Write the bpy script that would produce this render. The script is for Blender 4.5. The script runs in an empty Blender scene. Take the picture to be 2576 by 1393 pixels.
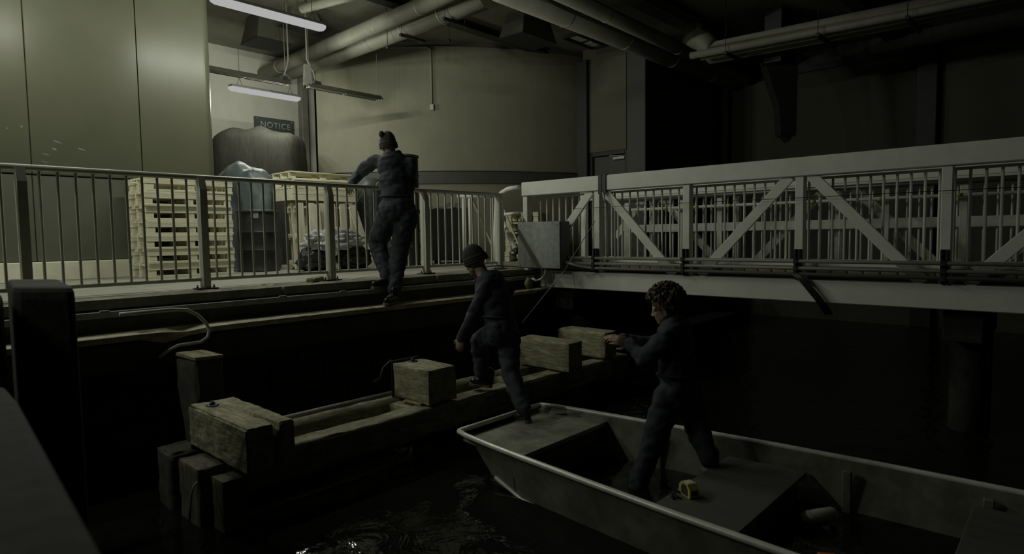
import bpy, bmesh, math, random
from mathutils import Vector, Matrix, noise

# ------------------------------------------------------------------ camera, world, exposure
scene = bpy.context.scene
COL = scene.collection
random.seed(7)
V = Vector

F, CX, CY = 1567.0, 1288.0, 696.5            # focal length and centre of the 2576 x 1393 frame
CAM = V((0.0, 0.0, 0.45))
YAW, PITCH, ROLL = math.radians(42.4), math.radians(3.7), math.radians(0.8)
FWD = V((math.cos(YAW) * math.cos(PITCH), math.sin(YAW) * math.cos(PITCH), -math.sin(PITCH)))
R0 = V((math.sin(YAW), -math.cos(YAW), 0.0))
U0 = R0.cross(FWD)
RIGHT = math.cos(ROLL) * R0 - math.sin(ROLL) * U0
UP = math.sin(ROLL) * R0 + math.cos(ROLL) * U0

cd = bpy.data.cameras.new('camera')
cd.sensor_width = 36.0
cd.lens = 36.0 * F / 2576.0
cd.clip_start = 0.05
cam = bpy.data.objects.new('camera', cd)
COL.objects.link(cam)
m3 = Matrix((RIGHT, UP, -FWD)).transposed()
cam.matrix_world = Matrix.Translation(CAM) @ m3.to_4x4()
scene.camera = cam
cd.dof.use_dof = True
cd.dof.focus_distance = 7.0
cd.dof.aperture_fstop = 2.0

world = bpy.data.worlds.new('world')
scene.world = world
world.use_nodes = True
bg = world.node_tree.nodes['Background']
bg.inputs[0].default_value = (0.9, 1.0, 0.8, 1)
bg.inputs[1].default_value = 0.0016

vs = scene.view_settings
vs.view_transform = 'Standard'
vs.look = 'None'
vs.exposure = 0.0
vs.gamma = 1.0
vs.use_curve_mapping = False

LAMP_W = 24.0                                   # power of each light point in a lit lamp
LAMP_COL = (0.98, 1.0, 0.88)


def ray(x, y):
    return FWD + RIGHT * ((x - CX) / F) - UP * ((y - CY) / F)


def onz(x, y, z):
    d = ray(x, y)
    return CAM + d * ((z - CAM.z) / d.z)


def ony(x, y, Y):
    d = ray(x, y)
    return CAM + d * (Y / d.y)


def onx(x, y, X):
    d = ray(x, y)
    return CAM + d * (X / d.x)


def at(x, y, D):
    return CAM + ray(x, y) * D


# ------------------------------------------------------------------ materials
MATS = {}


def mat(name, col, rough=0.6, metal=0.0, var=0.25, scale=4.0, bump=0.15, stretch=None, spec=0.5, detail=6.0, dirt=None, dirt_scale=1.3, dist=0.01):
    m = bpy.data.materials.new(name)
    m.use_nodes = True
    nt = m.node_tree
    n = nt.nodes
    b = n['Principled BSDF']
    b.inputs['Roughness'].default_value = rough
    b.inputs['Metallic'].default_value = metal
    b.inputs['Specular IOR Level'].default_value = spec
    tc = n.new('ShaderNodeTexCoord')
    src = tc.outputs['Object']
    if stretch:
        mp = n.new('ShaderNodeMapping')
        mp.inputs['Scale'].default_value = stretch
        nt.links.new(src, mp.inputs['Vector'])
        src2 = mp.outputs['Vector']
    else:
        src2 = src
    nz = n.new('ShaderNodeTexNoise')
    nz.inputs['Scale'].default_value = scale
    nz.inputs['Detail'].default_value = detail
    nz.inputs['Roughness'].default_value = 0.62
    nt.links.new(src2, nz.inputs['Vector'])
    cr = n.new('ShaderNodeValToRGB')
    cr.color_ramp.elements[0].position = 0.32
    cr.color_ramp.elements[1].position = 0.68
    lo = [max(0, c * (1 - var)) for c in col]
    hi = [min(1, c * (1 + var * 0.6)) for c in col]
    cr.color_ramp.elements[0].color = (*lo, 1)
    cr.color_ramp.elements[1].color = (*hi, 1)
    nt.links.new(nz.outputs['Fac'], cr.inputs['Fac'])
    out = cr.outputs['Color']
    if dirt:
        n2 = n.new('ShaderNodeTexNoise')
        n2.inputs['Scale'].default_value = dirt_scale
        n2.inputs['Detail'].default_value = 8
        n2.inputs['Roughness'].default_value = 0.7
        nt.links.new(src, n2.inputs['Vector'])
        r2 = n.new('ShaderNodeValToRGB')
        r2.color_ramp.elements[0].position = 0.45
        r2.color_ramp.elements[1].position = 0.7
        nt.links.new(n2.outputs['Fac'], r2.inputs['Fac'])
        mx = n.new('ShaderNodeMix')
        mx.data_type = 'RGBA'
        nt.links.new(r2.outputs['Color'], mx.inputs['Factor'])
        nt.links.new(out, mx.inputs['A'])
        mx.inputs['B'].default_value = (*dirt, 1)
        out = mx.outputs['Result']
    nt.links.new(out, b.inputs['Base Color'])
    if bump:
        bp = n.new('ShaderNodeBump')
        bp.inputs['Strength'].default_value = bump
        bp.inputs['Distance'].default_value = dist
        nt.links.new(nz.outputs['Fac'], bp.inputs['Height'])
        nt.links.new(bp.outputs['Normal'], b.inputs['Normal'])
    MATS[name] = m
    return m


def emis(name, col, strength):
    m = bpy.data.materials.new(name)
    m.use_nodes = True
    nt = m.node_tree
    for nd in list(nt.nodes):
        if nd.type == 'BSDF_PRINCIPLED':
            nt.nodes.remove(nd)
    e = nt.nodes.new('ShaderNodeEmission')
    e.inputs[0].default_value = (*col, 1)
    e.inputs[1].default_value = strength
    nt.links.new(e.outputs[0], nt.nodes['Material Output'].inputs['Surface'])
    MATS[name] = m
    return m


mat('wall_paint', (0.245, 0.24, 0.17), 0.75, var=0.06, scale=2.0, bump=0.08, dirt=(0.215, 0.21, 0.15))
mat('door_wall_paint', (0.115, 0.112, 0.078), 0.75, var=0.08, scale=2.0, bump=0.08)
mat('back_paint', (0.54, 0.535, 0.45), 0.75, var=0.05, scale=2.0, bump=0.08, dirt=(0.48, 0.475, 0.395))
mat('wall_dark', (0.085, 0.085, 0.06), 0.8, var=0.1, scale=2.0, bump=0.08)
mat('ceiling_concrete', (0.155, 0.155, 0.11), 0.9, var=0.2, scale=1.4, bump=0.3)
mat('panel_metal', (0.084, 0.087, 0.056), 0.36, var=0.08, scale=1.5, bump=0.03, dist=0.02, spec=0.28)
mat('panel_lower', (0.105, 0.11, 0.082), 0.42, var=0.08, scale=1.5, bump=0.03)
mat('plinth_concrete', (0.74, 0.73, 0.57), 0.85, var=0.12, scale=5.0, bump=0.2)
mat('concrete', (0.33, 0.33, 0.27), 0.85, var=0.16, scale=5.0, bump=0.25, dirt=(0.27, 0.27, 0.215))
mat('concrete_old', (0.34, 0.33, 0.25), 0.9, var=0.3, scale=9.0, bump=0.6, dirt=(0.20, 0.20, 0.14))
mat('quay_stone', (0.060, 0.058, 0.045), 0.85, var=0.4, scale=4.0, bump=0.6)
mat('band_paint', (0.075, 0.075, 0.06), 0.6, var=0.15, scale=3.0, bump=0.05)
mat('rail_paint', (0.66, 0.67, 0.57), 0.42, var=0.10, scale=14.0, bump=0.06)
mat('bridge_paint', (0.76, 0.78, 0.69), 0.5, var=0.08, scale=5.0, bump=0.05, dirt=(0.68, 0.69, 0.59))
mat('conduit_grey', (0.20, 0.20, 0.165), 0.5, var=0.12, scale=8.0, bump=0.05)
mat('black_iron', (0.022, 0.022, 0.02), 0.55, var=0.3, scale=12.0, bump=0.2)
mat('galvanised', (0.34, 0.36, 0.33), 0.45, metal=0.3, var=0.2, scale=16.0, bump=0.05)
mat('pipe_jacket', (0.27, 0.27, 0.21), 0.6, var=0.12, scale=3.0, bump=0.06, dirt=(0.20, 0.20, 0.15))
mat('pale_wood', (0.74, 0.71, 0.52), 0.75, var=0.22, scale=3.0, bump=0.25, stretch=(1.0, 9.0, 9.0))
mat('pale_wood_upright', (0.70, 0.67, 0.50), 0.75, var=0.22, scale=3.0, bump=0.25, stretch=(9.0, 9.0, 1.0))
mat('old_timber', (0.40, 0.385, 0.24), 0.85, var=0.6, scale=9.0, bump=1.0, stretch=(5.0, 0.7, 5.0), dirt=(0.17, 0.16, 0.10), dirt_scale=7.0, detail=10.0)
mat('rail_timber', (0.36, 0.35, 0.23), 0.85, var=0.6, scale=9.0, bump=1.0, stretch=(0.7, 5.0, 5.0), dirt=(0.13, 0.125, 0.08), dirt_scale=6.0, detail=10.0)
mat('lit_timber', (0.60, 0.59, 0.43), 0.85, var=0.5, scale=9.0, bump=1.0, stretch=(0.7, 5.0, 5.0), dirt=(0.30, 0.29, 0.19), dirt_scale=6.0, detail=10.0)  # paler timber tone standing in for light on the wale top
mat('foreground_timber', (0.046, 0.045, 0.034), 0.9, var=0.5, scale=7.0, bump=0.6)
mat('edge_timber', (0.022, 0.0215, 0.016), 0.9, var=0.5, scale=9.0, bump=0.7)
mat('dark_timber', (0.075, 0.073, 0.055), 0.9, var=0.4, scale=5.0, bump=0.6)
mat('drum_black', (0.034, 0.036, 0.034), 0.4, var=0.2, scale=6.0, bump=0.06)
mat('drum_rim', (0.12, 0.12, 0.10), 0.35, metal=0.5, var=0.2, scale=6.0, bump=0.06)
mat('brown_tarp', (0.040, 0.039, 0.028), 0.85, var=0.25, scale=20.0, bump=0.5, stretch=(1, 1, .25))
mat('blue_tarp', (0.125, 0.155, 0.155), 0.42, var=0.2, scale=5.0, bump=0.3)
mat('green_tarp', (0.10, 0.115, 0.10), 0.4, var=0.25, scale=5.0, bump=0.3)
mat('black_bag', (0.018, 0.018, 0.018), 0.4, var=0.3, scale=8.0, bump=0.4)
mat('plastic_film', (0.42, 0.43, 0.43), 0.2, var=0.35, scale=9.0, bump=0.6, stretch=(2, 2, .5))
mat('bin_grey', (0.15, 0.16, 0.165), 0.6, var=0.15, scale=5.0, bump=0.05)
mat('white_plastic', (0.70, 0.71, 0.64), 0.4, var=0.08, scale=5.0, bump=0.05)
mat('sign_green', (0.075, 0.095, 0.085), 0.45, var=0.15, scale=5.0, bump=0.03)
mat('sign_letter', (0.42, 0.43, 0.36), 0.5, var=0.1, scale=5.0, bump=0.0)
mat('door_grey', (0.055, 0.055, 0.045), 0.55, var=0.1, scale=4.0, bump=0.03)
mat('hull_metal', (0.24, 0.24, 0.185), 0.45, metal=0.15, var=0.4, scale=5.0, bump=0.15, dirt=(0.13, 0.13, 0.095), dirt_scale=4.0)
mat('wet_timber', (0.15, 0.145, 0.10), 0.6, var=0.5, scale=7.0, bump=0.9, stretch=(4.0, 4.0, 0.8))
mat('aluminium', (0.42, 0.42, 0.34), 0.45, metal=0.15, var=0.35, scale=5.0, bump=0.15, dirt=(0.16, 0.16, 0.12), dirt_scale=4.0)
mat('gunwale_metal', (0.80, 0.80, 0.70), 0.34, metal=0.15, var=0.15, scale=10.0, bump=0.05)
mat('boat_floor', (0.10, 0.10, 0.075), 0.5, var=0.45, scale=7.0, bump=0.4)
mat('bench_board', (0.105, 0.107, 0.092), 0.8, var=0.15, scale=3.0, bump=0.15, stretch=(8, 1, 8))
mat('yellow_plastic', (0.62, 0.58, 0.17), 0.45, var=0.08, scale=5.0, bump=0.0)
mat('orange_plastic', (0.55, 0.13, 0.03), 0.5, var=0.1, scale=5.0, bump=0.0)
mat('black_rubber', (0.02, 0.02, 0.02), 0.5, var=0.2, scale=9.0, bump=0.1)
mat('rope', (0.40, 0.38, 0.26), 0.85, var=0.35, scale=40.0, bump=0.6)
mat('coverall_blue', (0.050, 0.061, 0.070), 0.88, var=0.3, scale=9.0, bump=0.35)
mat('coverall_dark', (0.058, 0.068, 0.078), 0.88, var=0.3, scale=9.0, bump=0.35)
mat('coverall_ink', (0.036, 0.043, 0.051), 0.88, var=0.3, scale=9.0, bump=0.35)
mat('knit', (0.058, 0.056, 0.05), 0.95, var=0.25, scale=60.0, bump=0.6)
mat('knit_dark', (0.042, 0.042, 0.038), 0.95, var=0.25, scale=60.0, bump=0.6)
mat('skin', (0.42, 0.30, 0.21), 0.55, var=0.12, scale=14.0, bump=0.05)
mat('hair', (0.10, 0.088, 0.055), 0.7, var=0.45, scale=40.0, bump=0.6)
mat('leather', (0.022, 0.021, 0.020), 0.25, var=0.3, scale=10.0, bump=0.15)
mat('shoe_sole', (0.20, 0.19, 0.15), 0.7, var=0.2, scale=10.0, bump=0.1)
mat('eye_white', (0.5, 0.48, 0.42), 0.3, var=0.05, scale=5.0, bump=0.0)
emis('lamp_glow', (1.0, 0.99, 0.985), 0.42)

wm = bpy.data.materials.new('water')
wm.use_nodes = True
_n = wm.node_tree.nodes
_b = _n['Principled BSDF']
_b.inputs['Base Color'].default_value = (0.010, 0.011, 0.008, 1)
_b.inputs['Roughness'].default_value = 0.06
_b.inputs['IOR'].default_value = 1.33
_tc = _n.new('ShaderNodeTexCoord')
_z = _n.new('ShaderNodeTexNoise')
_z.inputs['Scale'].default_value = 3.2
_z.inputs['Detail'].default_value = 4
_z.inputs['Distortion'].default_value = 0.8
_bp = _n.new('ShaderNodeBump')
_bp.inputs['Strength'].default_value = 0.35
_bp.inputs['Distance'].default_value = 0.05
wm.node_tree.links.new(_tc.outputs['Object'], _z.inputs['Vector'])
wm.node_tree.links.new(_z.outputs['Fac'], _bp.inputs['Height'])
wm.node_tree.links.new(_bp.outputs['Normal'], _b.inputs['Normal'])
MATS['water'] = wm


# ------------------------------------------------------------------ mesh helpers
class MB:
    """collects vertices and faces; build() links them as one mesh object"""

    def __init__(self):
        self.v, self.f, self.sm = [], [], []

    def add(self, vs_, fs_, smooth=False):
        o = len(self.v)
        self.v += [V(p) for p in vs_]
        self.f += [tuple(i + o for i in f) for f in fs_]
        self.sm += [smooth] * len(fs_)
        return self

    def box(self, c, s, M=None, ch=0.0):
        """box of size s about c (turned by M), edges chamfered by ch"""
        c = V(c)
        hx, hy, hz = s[0] / 2, s[1] / 2, s[2] / 2
        M = M or Matrix.Identity(3)
        if ch <= 0:
            P = [V((x, y, z)) for x in (-hx, hx) for y in (-hy, hy) for z in (-hz, hz)]
            fs_ = [(0, 1, 3, 2), (4, 6, 7, 5), (0, 4, 5, 1), (2, 3, 7, 6), (0, 2, 6, 4), (1, 5, 7, 3)]
            return self.add([c + M @ p for p in P], fs_)
        h = (hx, hy, hz)
        ch = min(ch, 0.45 * min(s))
        idx, P = {}, []
        for sx in (-1, 1):
            for sy in (-1, 1):
                for sz in (-1, 1):
                    sg = (sx, sy, sz)
                    for a in range(3):
                        p = [sg[k] * (h[k] if k == a else h[k] - ch) for k in range(3)]
                        idx[(sx, sy, sz, a)] = len(P)
                        P.append(V(p))
        fs_ = []
        for a in range(3):
            b, d = (a + 1) % 3, (a + 2) % 3
            for s_ in (-1, 1):
                q = []
                for (u, w) in ((-1, -1), (1, -1), (1, 1), (-1, 1)):
                    sg = [0, 0, 0]
                    sg[a], sg[b], sg[d] = s_, u, w
                    q.append(idx[(*sg, a)])
                fs_.append(tuple(q if s_ > 0 else q[::-1]))
            for u in (-1, 1):
                for w in (-1, 1):
                    q = []
                    for (t, ax) in ((-1, b), (1, b), (1, d), (-1, d)):
                        sg = [0, 0, 0]
                        sg[a], sg[b], sg[d] = t, u, w
                        q.append(idx[(*sg, ax)])
                    fs_.append(tuple(q if u * w < 0 else q[::-1]))
        for sx in (-1, 1):
            for sy in (-1, 1):
                for sz in (-1, 1):
                    q = [idx[(sx, sy, sz, a)] for a in range(3)]
                    fs_.append(tuple(q if sx * sy * sz > 0 else q[::-1]))
        return self.add([c + M @ p for p in P], fs_)

    def span(self, a, b, ch=0.0):
        a, b = V(a), V(b)
        return self.box((a + b) / 2, [abs(b[i] - a[i]) for i in range(3)], None, ch)

    def beam(self, p0, p1, w, h, up=(0, 0, 1), ch=0.0):
        p0, p1 = V(p0), V(p1)
        d = p1 - p0
        L = d.length
        x = d.normalized()
        y = V(up).cross(x).normalized()
        z = x.cross(y)
        M = Matrix((x, y, z)).transposed()
        return self.box((p0 + p1) / 2, (L, w, h), M, ch)

    def tube(self, pts, r, seg=10, cap=True, squash=1.0):
        pts = [V(p) for p in pts]
        n = len(pts)
        rs = r if isinstance(r, (list, tuple)) else [r] * n
        vs_, fs_ = [], []
        pn = None
        for i, p in enumerate(pts):
            t = (pts[min(i + 1, n - 1)] - pts[max(i - 1, 0)]).normalized()
            if pn is None:
                a = V((0, 0, 1)) if abs(t.z) < 0.9 else V((1, 0, 0))
                nx = t.cross(a).normalized()
            else:
                nx = (pn - t * pn.dot(t)).normalized()
            pn = nx
            ny = t.cross(nx)
            for k in range(seg):
                an = 2 * math.pi * k / seg
                vs_.append(p + (nx * math.cos(an) + ny * math.sin(an) * squash) * rs[i])
        for i in range(n - 1):
            for k in range(seg):
                k2 = (k + 1) % seg
                fs_.append((i * seg + k, i * seg + k2, (i + 1) * seg + k2, (i + 1) * seg + k))
        self.add(vs_, fs_, True)
        if cap:
            o = len(self.v) - len(vs_)
            self.f += [tuple(o + k for k in range(seg))[::-1], tuple(o + (n - 1) * seg + k for k in range(seg))]
            self.sm += [False, False]
        return self

    def lathe(self, c, prof, seg=28, M=None):
        """prof: list of (radius, height) round the local z axis"""
        c = V(c)
        M = M or Matrix.Identity(3)
        vs_, fs_ = [], []
        n = len(prof)
        for (r, h) in prof:
            for k in range(seg):
                a = 2 * math.pi * k / seg
                vs_.append(c + M @ V((r * math.cos(a), r * math.sin(a), h)))
        for i in range(n - 1):
            for k in range(seg):
                k2 = (k + 1) % seg
                fs_.append((i * seg + k, i * seg + k2, (i + 1) * seg + k2, (i + 1) * seg + k))
        self.add(vs_, fs_, True)
        o = len(self.v) - len(vs_)
        self.f += [tuple(o + k for k in range(seg))[::-1], tuple(o + (n - 1) * seg + k for k in range(seg))]
        self.sm += [False, False]
        return self

    def prism(self, poly, ax0, ax1):
        """polygon corners (already 3-D, at ax0=0) pushed along a vector ax1"""
        a = [V(p) for p in poly]
        b = [p + V(ax1) for p in a]
        n = len(a)
        fs_ = [tuple(range(n))[::-1], tuple(range(n, 2 * n))]
        fs_ += [(i, (i + 1) % n, n + (i + 1) % n, n + i) for i in range(n)]
        return self.add(a + b, fs_)

    def mesh(self, name):
        me = bpy.data.meshes.new(name)
        me.from_pydata([tuple(p) for p in self.v], [], self.f)
        me.polygons.foreach_set('use_smooth', self.sm)
        bm = bmesh.new()
        bm.from_mesh(me)
        bmesh.ops.recalc_face_normals(bm, faces=bm.faces)
        bm.to_mesh(me)
        bm.free()
        return me

    def build(self, name, m, parent=None):
        return link(name, self.mesh(name), m, parent)


def link(name, me, m, parent=None):
    if m and not me.materials:
        me.materials.append(MATS[m])
    o = bpy.data.objects.new(name, me)
    COL.objects.link(o)
    if parent is not None:
        o.parent = parent
        o.matrix_parent_inverse = parent_world(parent).inverted()
    return o


def parent_world(p):
    if p.parent is None:
        return p.matrix_basis.copy()
    return parent_world(p.parent) @ p.matrix_parent_inverse @ p.matrix_basis


def share(name, me, loc, parent, rot=None):
    """another object on the same mesh, standing at loc in the world"""
    o = bpy.data.objects.new(name, me)
    COL.objects.link(o)
    o.location = loc
    if rot is not None:
        o.rotation_euler = rot
    if parent is not None:
        o.parent = parent
        o.matrix_parent_inverse = parent_world(parent).inverted()
    return o


def tag(o, label=None, cat=None, group=None, kind=None):
    for k, v_ in (('label', label), ('category', cat), ('group', group), ('kind', kind)):
        if v_:
            o[k] = v_
    return o


def thing(name, loc, label, cat, group=None, kind=None):
    o = bpy.data.objects.new(name, None)
    o.empty_display_size = 0.1
    COL.objects.link(o)
    o.location = loc
    return tag(o, label, cat, group, kind)


def nz(p, s=1.0, seed=0.0):
    return noise.noise(V(p) * s + V((seed * 3.1, seed * 1.7, seed * 2.3)))


def rough_block(size, seed, cuts=9, amp=0.008, wear=0.02, fr=9.0, gouge=None):
    """weathered timber: a divided box whose faces and edges are worn"""
    bm = bmesh.new()
    bmesh.ops.create_cube(bm, size=1.0)
    sx, sy, sz = size
    longest = max(size)
    bmesh.ops.subdivide_edges(bm, edges=bm.edges, cuts=cuts, use_grid_fill=True)
    # more cuts along the long axis
    ax = size.index(longest)
    for _ in range(2 if longest > 3 * min(size) else 0):
        ee = [e for e in bm.edges if abs((e.verts[0].co - e.verts[1].co).normalized()[ax]) > 0.9]
        bmesh.ops.subdivide_edges(bm, edges=ee, cuts=1, use_grid_fill=True)
    for v_ in bm.verts:
        p = V((v_.co.x * sx, v_.co.y * sy, v_.co.z * sz))
        e = [abs(v_.co[i]) > 0.499 for i in range(3)]
        ne = sum(e)
        d = V([math.copysign(1, v_.co[i]) if e[i] else 0 for i in range(3)])
        k = nz(p, fr, seed) * amp + nz(p, fr * 3, seed + 9) * amp * 0.5
        if ne >= 2:
            k -= wear * (0.45 + 0.9 * max(0, nz(p, fr * 0.7, seed + 4)))
        p += d * k
        if gouge:
            p = gouge(p)
        v_.co = p
    me = bpy.data.meshes.new('timber')
    bm.to_mesh(me)
    bm.free()
    me.polygons.foreach_set('use_smooth', [True] * len(me.polygons))
    try:
        me.set_sharp_from_angle(angle=math.radians(42))
    except Exception:
        pass
    return me


# ------------------------------------------------------------------ the setting
def structure(name, mb, m, label=None, cat=None):
    o = mb.build(name, m)
    tag(o, label, cat, kind='structure')
    return o


CEIL = 4.32
# quay floor: a bed with separate slabs and a kerb of separate lengths
floor = structure('floor', MB().span((-1.0, 6.22, -0.5), (11.0, 13.0, -0.035)), 'concrete_old', 'pale concrete quay floor behind the railing', 'floor')
for i in range(8):
    for j in range(4):
        x0, y0 = -1.0 + 1.5 * i, 6.215 + 1.5 * j
        MB().span((x0 + 0.004, y0 + 0.004, -0.034), (x0 + 1.496, y0 + 1.496, 0.0), 0.004).build('slab', 'concrete', floor)
kerb = structure('trim_1', MB().span((-1.0, 5.94, -0.3), (11.0, 6.21, -0.1)), 'concrete_old', 'worn concrete kerb along the edge of the quay', 'kerb')
for i in range(6):
    me = rough_block((1.985, 0.41, 0.095), 20 + i, 9, 0.005, 0.014, 6.0)
    o = link('kerb_stone', me, 'concrete_old', kerb)
    o.matrix_basis = Matrix.Translation((0.0 + 2.0 * i, 6.005, -0.049))
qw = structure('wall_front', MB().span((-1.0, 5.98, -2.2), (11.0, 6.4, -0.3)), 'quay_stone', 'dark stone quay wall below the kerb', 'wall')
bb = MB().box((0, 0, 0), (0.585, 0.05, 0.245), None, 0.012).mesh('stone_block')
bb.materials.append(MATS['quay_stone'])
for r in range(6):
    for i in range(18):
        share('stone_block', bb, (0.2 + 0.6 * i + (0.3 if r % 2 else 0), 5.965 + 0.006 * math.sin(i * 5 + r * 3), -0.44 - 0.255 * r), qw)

water = MB().add([(-6, -6, -1.42), (14.39, -6, -1.42), (14.39, 5.93, -1.42), (-6, 5.93, -1.42)], [(0, 1, 2, 3)]).build('water', 'water')
tag(water, 'black still water filling the slip below the quay', 'water', kind='stuff')

# clad wall on the left
wl = structure('wall_left', MB().span((-2.0, 9.16, 0.0), (3.60, 9.45, CEIL)), 'wall_dark', 'olive metal-clad wall behind the railing', 'wall')
seams = [-0.7, 0.49, 1.66, 2.83]
for i in range(len(seams) - 1):
    MB().span((seams[i] + 0.004, 9.10, 1.262), (seams[i + 1] - 0.004, 9.158, CEIL - 0.01), 0.006).build('panel', 'panel_metal', wl)
    MB().span((seams[i] + 0.004, 9.115, 0.235), (seams[i + 1] - 0.004, 9.158, 1.25), 0.006).build('lower_panel', 'panel_lower', wl)
# last upper panel wraps the rounded corner
mb = MB()
prof = [(2.836, 9.10), (3.60, 9.10)] + [(3.66 + 0.12 * math.sin(a), 9.22 - 0.12 * math.cos(a)) for a in [k * math.pi / 16 for k in range(0, 9)]] + [(3.78, 9.45)]
for z0, z1, nm, mt, off in ((1.262, CEIL - 0.01, 'panel', 'panel_metal', 0), (0.235, 1.25, 'lower_panel', 'panel_lower', 0.012)):
    mb = MB()
    vs_ = []
    for (x, y) in prof:
        vs_ += [(x - off, y + off, z0), (x - off, y + off, z1)]
    vs_ += [(2.836, 9.45, z0), (2.836, 9.45, z1)]
    n = len(vs_) // 2
    mb.add(vs_, [(2 * i, 2 * ((i + 1) % n), 2 * ((i + 1) % n) + 1, 2 * i + 1) for i in range(n)], False)
    mb.f += [tuple(range(0, 2 * n, 2)), tuple(range(1, 2 * n, 2))]
    mb.sm += [False, False]
    mb.build(nm, mt, wl)
MB().span((-2.0, 9.03, 0.0), (3.76, 9.158, 0.228), 0.008).build('plinth', 'plinth_concrete', wl)
for (px, py, w, h) in ((145, 357, 0.10, 0.018), (115, 388, 0.09, 0.014), (137, 375, 0.05, 0.03), (206, 376, 0.09, 0.02), (54, 318, 0.02, 0.035), (17, 322, 0.015, 0.03), (112, 407, 0.08, 0.012)):
    p = ony(px, py, 9.098)
    mb = MB()
    pts = [(p.x + w * c * 0.5, 9.0985, p.z + h * s * 0.5 - 0.12 * w * c) for c, s in ((-1, 0.1), (-0.4, 0.9), (0.5, 0.6), (1, -0.2), (0.3, -0.9), (-0.6, -0.6))]
    mb.prism(pts, 0, (0, 0.003, 0)).build('paint_chip', 'conduit_grey', wl)

# back wall with the sign
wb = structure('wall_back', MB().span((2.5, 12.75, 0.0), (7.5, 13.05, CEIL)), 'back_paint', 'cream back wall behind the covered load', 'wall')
tr = structure('trim_2', MB().span((7.10, 12.58, 0.0), (7.25, 12.76, CEIL), 0.01), 'conduit_grey', 'slim grey steel column between the cream walls', 'column')
MB().span((7.06, 12.54, 0.0), (7.29, 12.74, 0.02), 0.004).build('base_plate', 'conduit_grey', tr)

# curved wall, its centre behind it, bulging towards the water
RH, FH = V((math.sin(YAW), -math.cos(YAW), 0)), V((math.cos(YAW), math.sin(YAW), 0))
CC = FH * 19.74 + RH * (-2.0)


def curved(a, r=7.2):
    return CC + (-FH * math.cos(a) + RH * math.sin(a)) * r


def arc_wall(a0, a1, z0, z1, r, th, n=40):
    vs_, fs_ = [], []
    for i in range(n + 1):
        a = a0 + (a1 - a0) * i / n
        for rr in (r, r - th):
            p = curved(a, rr)
            vs_ += [(p.x, p.y, z0), (p.x, p.y, z1)]
    for i in range(n):
        o, q = 4 * i, 4 * i + 4
        fs_ += [(o, q, q + 1, o + 1), (o + 3, q + 3, q + 2, o + 2), (o + 1, q + 1, q + 3, o + 3), (o + 2, q + 2, q, o)]
    fs_ += [(0, 1, 3, 2), (4 * n, 4 * n + 2, 4 * n + 3, 4 * n + 1)]
    return MB().add(vs_, fs_, False)


A0, A1 = -0.268, 0.52
mb = arc_wall(A0, A1, 0.0, 4.225, 7.2, 0.25)
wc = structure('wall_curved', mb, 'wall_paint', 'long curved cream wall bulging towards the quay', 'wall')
arc_wall(A0, A1, 4.23, CEIL, 7.17, 0.25).build('upper_course', 'ceiling_concrete', wc)
b1 = structure('trim_3', arc_wall(A0 + 0.01, A1, 1.53, 1.775, 7.235, 0.03), 'band_paint', 'dark wide band running along the curved wall', 'wall band')
arc_wall(A0 + 0.01, A1, 1.777, 1.80, 7.26, 0.055).build('band_cap', 'conduit_grey', b1)

# right wall with the door, its pilasters and the far walls in the dark
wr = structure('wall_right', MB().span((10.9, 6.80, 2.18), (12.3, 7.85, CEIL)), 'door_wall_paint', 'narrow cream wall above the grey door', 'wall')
structure('trim_4', MB().span((10.8, 7.69, 0.0), (11.0, 7.96, 4.09), 0.01), 'black_iron', 'dark pilaster at the end of the curved wall', 'pilaster')
structure('trim_5', MB().span((10.82, 6.32, 0.0), (11.2, 6.74, CEIL), 0.01), 'door_grey', 'dark pilaster right of the grey door', 'pilaster')
ws = structure('wall_side', MB().span((11.2, 6.37, -1.4), (14.4, 6.67, CEIL)), 'wall_dark', 'dim side wall beyond the door pilaster', 'wall')
wf = structure('wall_far', MB().span((14.4, -6.0, -1.42), (14.7, 6.6, 3.9)), 'wall_dark', 'dark far wall behind the bridge', 'wall')
structure('trim_6', MB().span((14.35, -6.0, 3.88), (14.8, 6.5, CEIL), 0.01), 'black_iron', 'black beam along the top of the far wall', 'beam')
for i, (y, w) in enumerate(((6.22, 0.2), (2.26, 0.34), (-1.4, 0.34))):
    structure('trim_%d' % (7 + i), MB().span((14.2, y - w / 2, -1.42), (14.42, y + w / 2, 3.9), 0.01), 'black_iron',
              ('black corner post at the end of the far wall', 'black column on the far wall right of the hanging bracket', 'black column on the far wall near the frame edge')[i], 'column')
d1 = structure('door_1', MB().span((10.96, 6.84, 0.0), (11.02, 7.62, 2.08), 0.006), 'door_grey', 'dark grey door in the narrow wall above the bridge', 'door')
for a, b in (((10.90, 6.742, 0.0), (11.04, 6.835, 2.178)), ((10.90, 7.625, 0.0), (11.04, 7.688, 2.178)), ((10.90, 6.836, 2.09), (11.04, 7.624, 2.178))):
    MB().span(a, b, 0.006).build('door_frame', 'black_iron', d1)
c_ = MB().span((10.89, 6.84, 1.985), (10.955, 7.12, 2.045), 0.008).build('door_closer', 'galvanised', d1)
MB().beam((10.92, 6.92, 2.053), (10.88, 7.18, 2.07), 0.025, 0.01).build('closer_arm', 'galvanised', c_)
MB().tube([(10.955, 7.5, 1.0), (10.90, 7.5, 1.0), (10.90, 7.4, 1.0)], 0.011, 8).build('handle', 'galvanised', d1)

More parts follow.
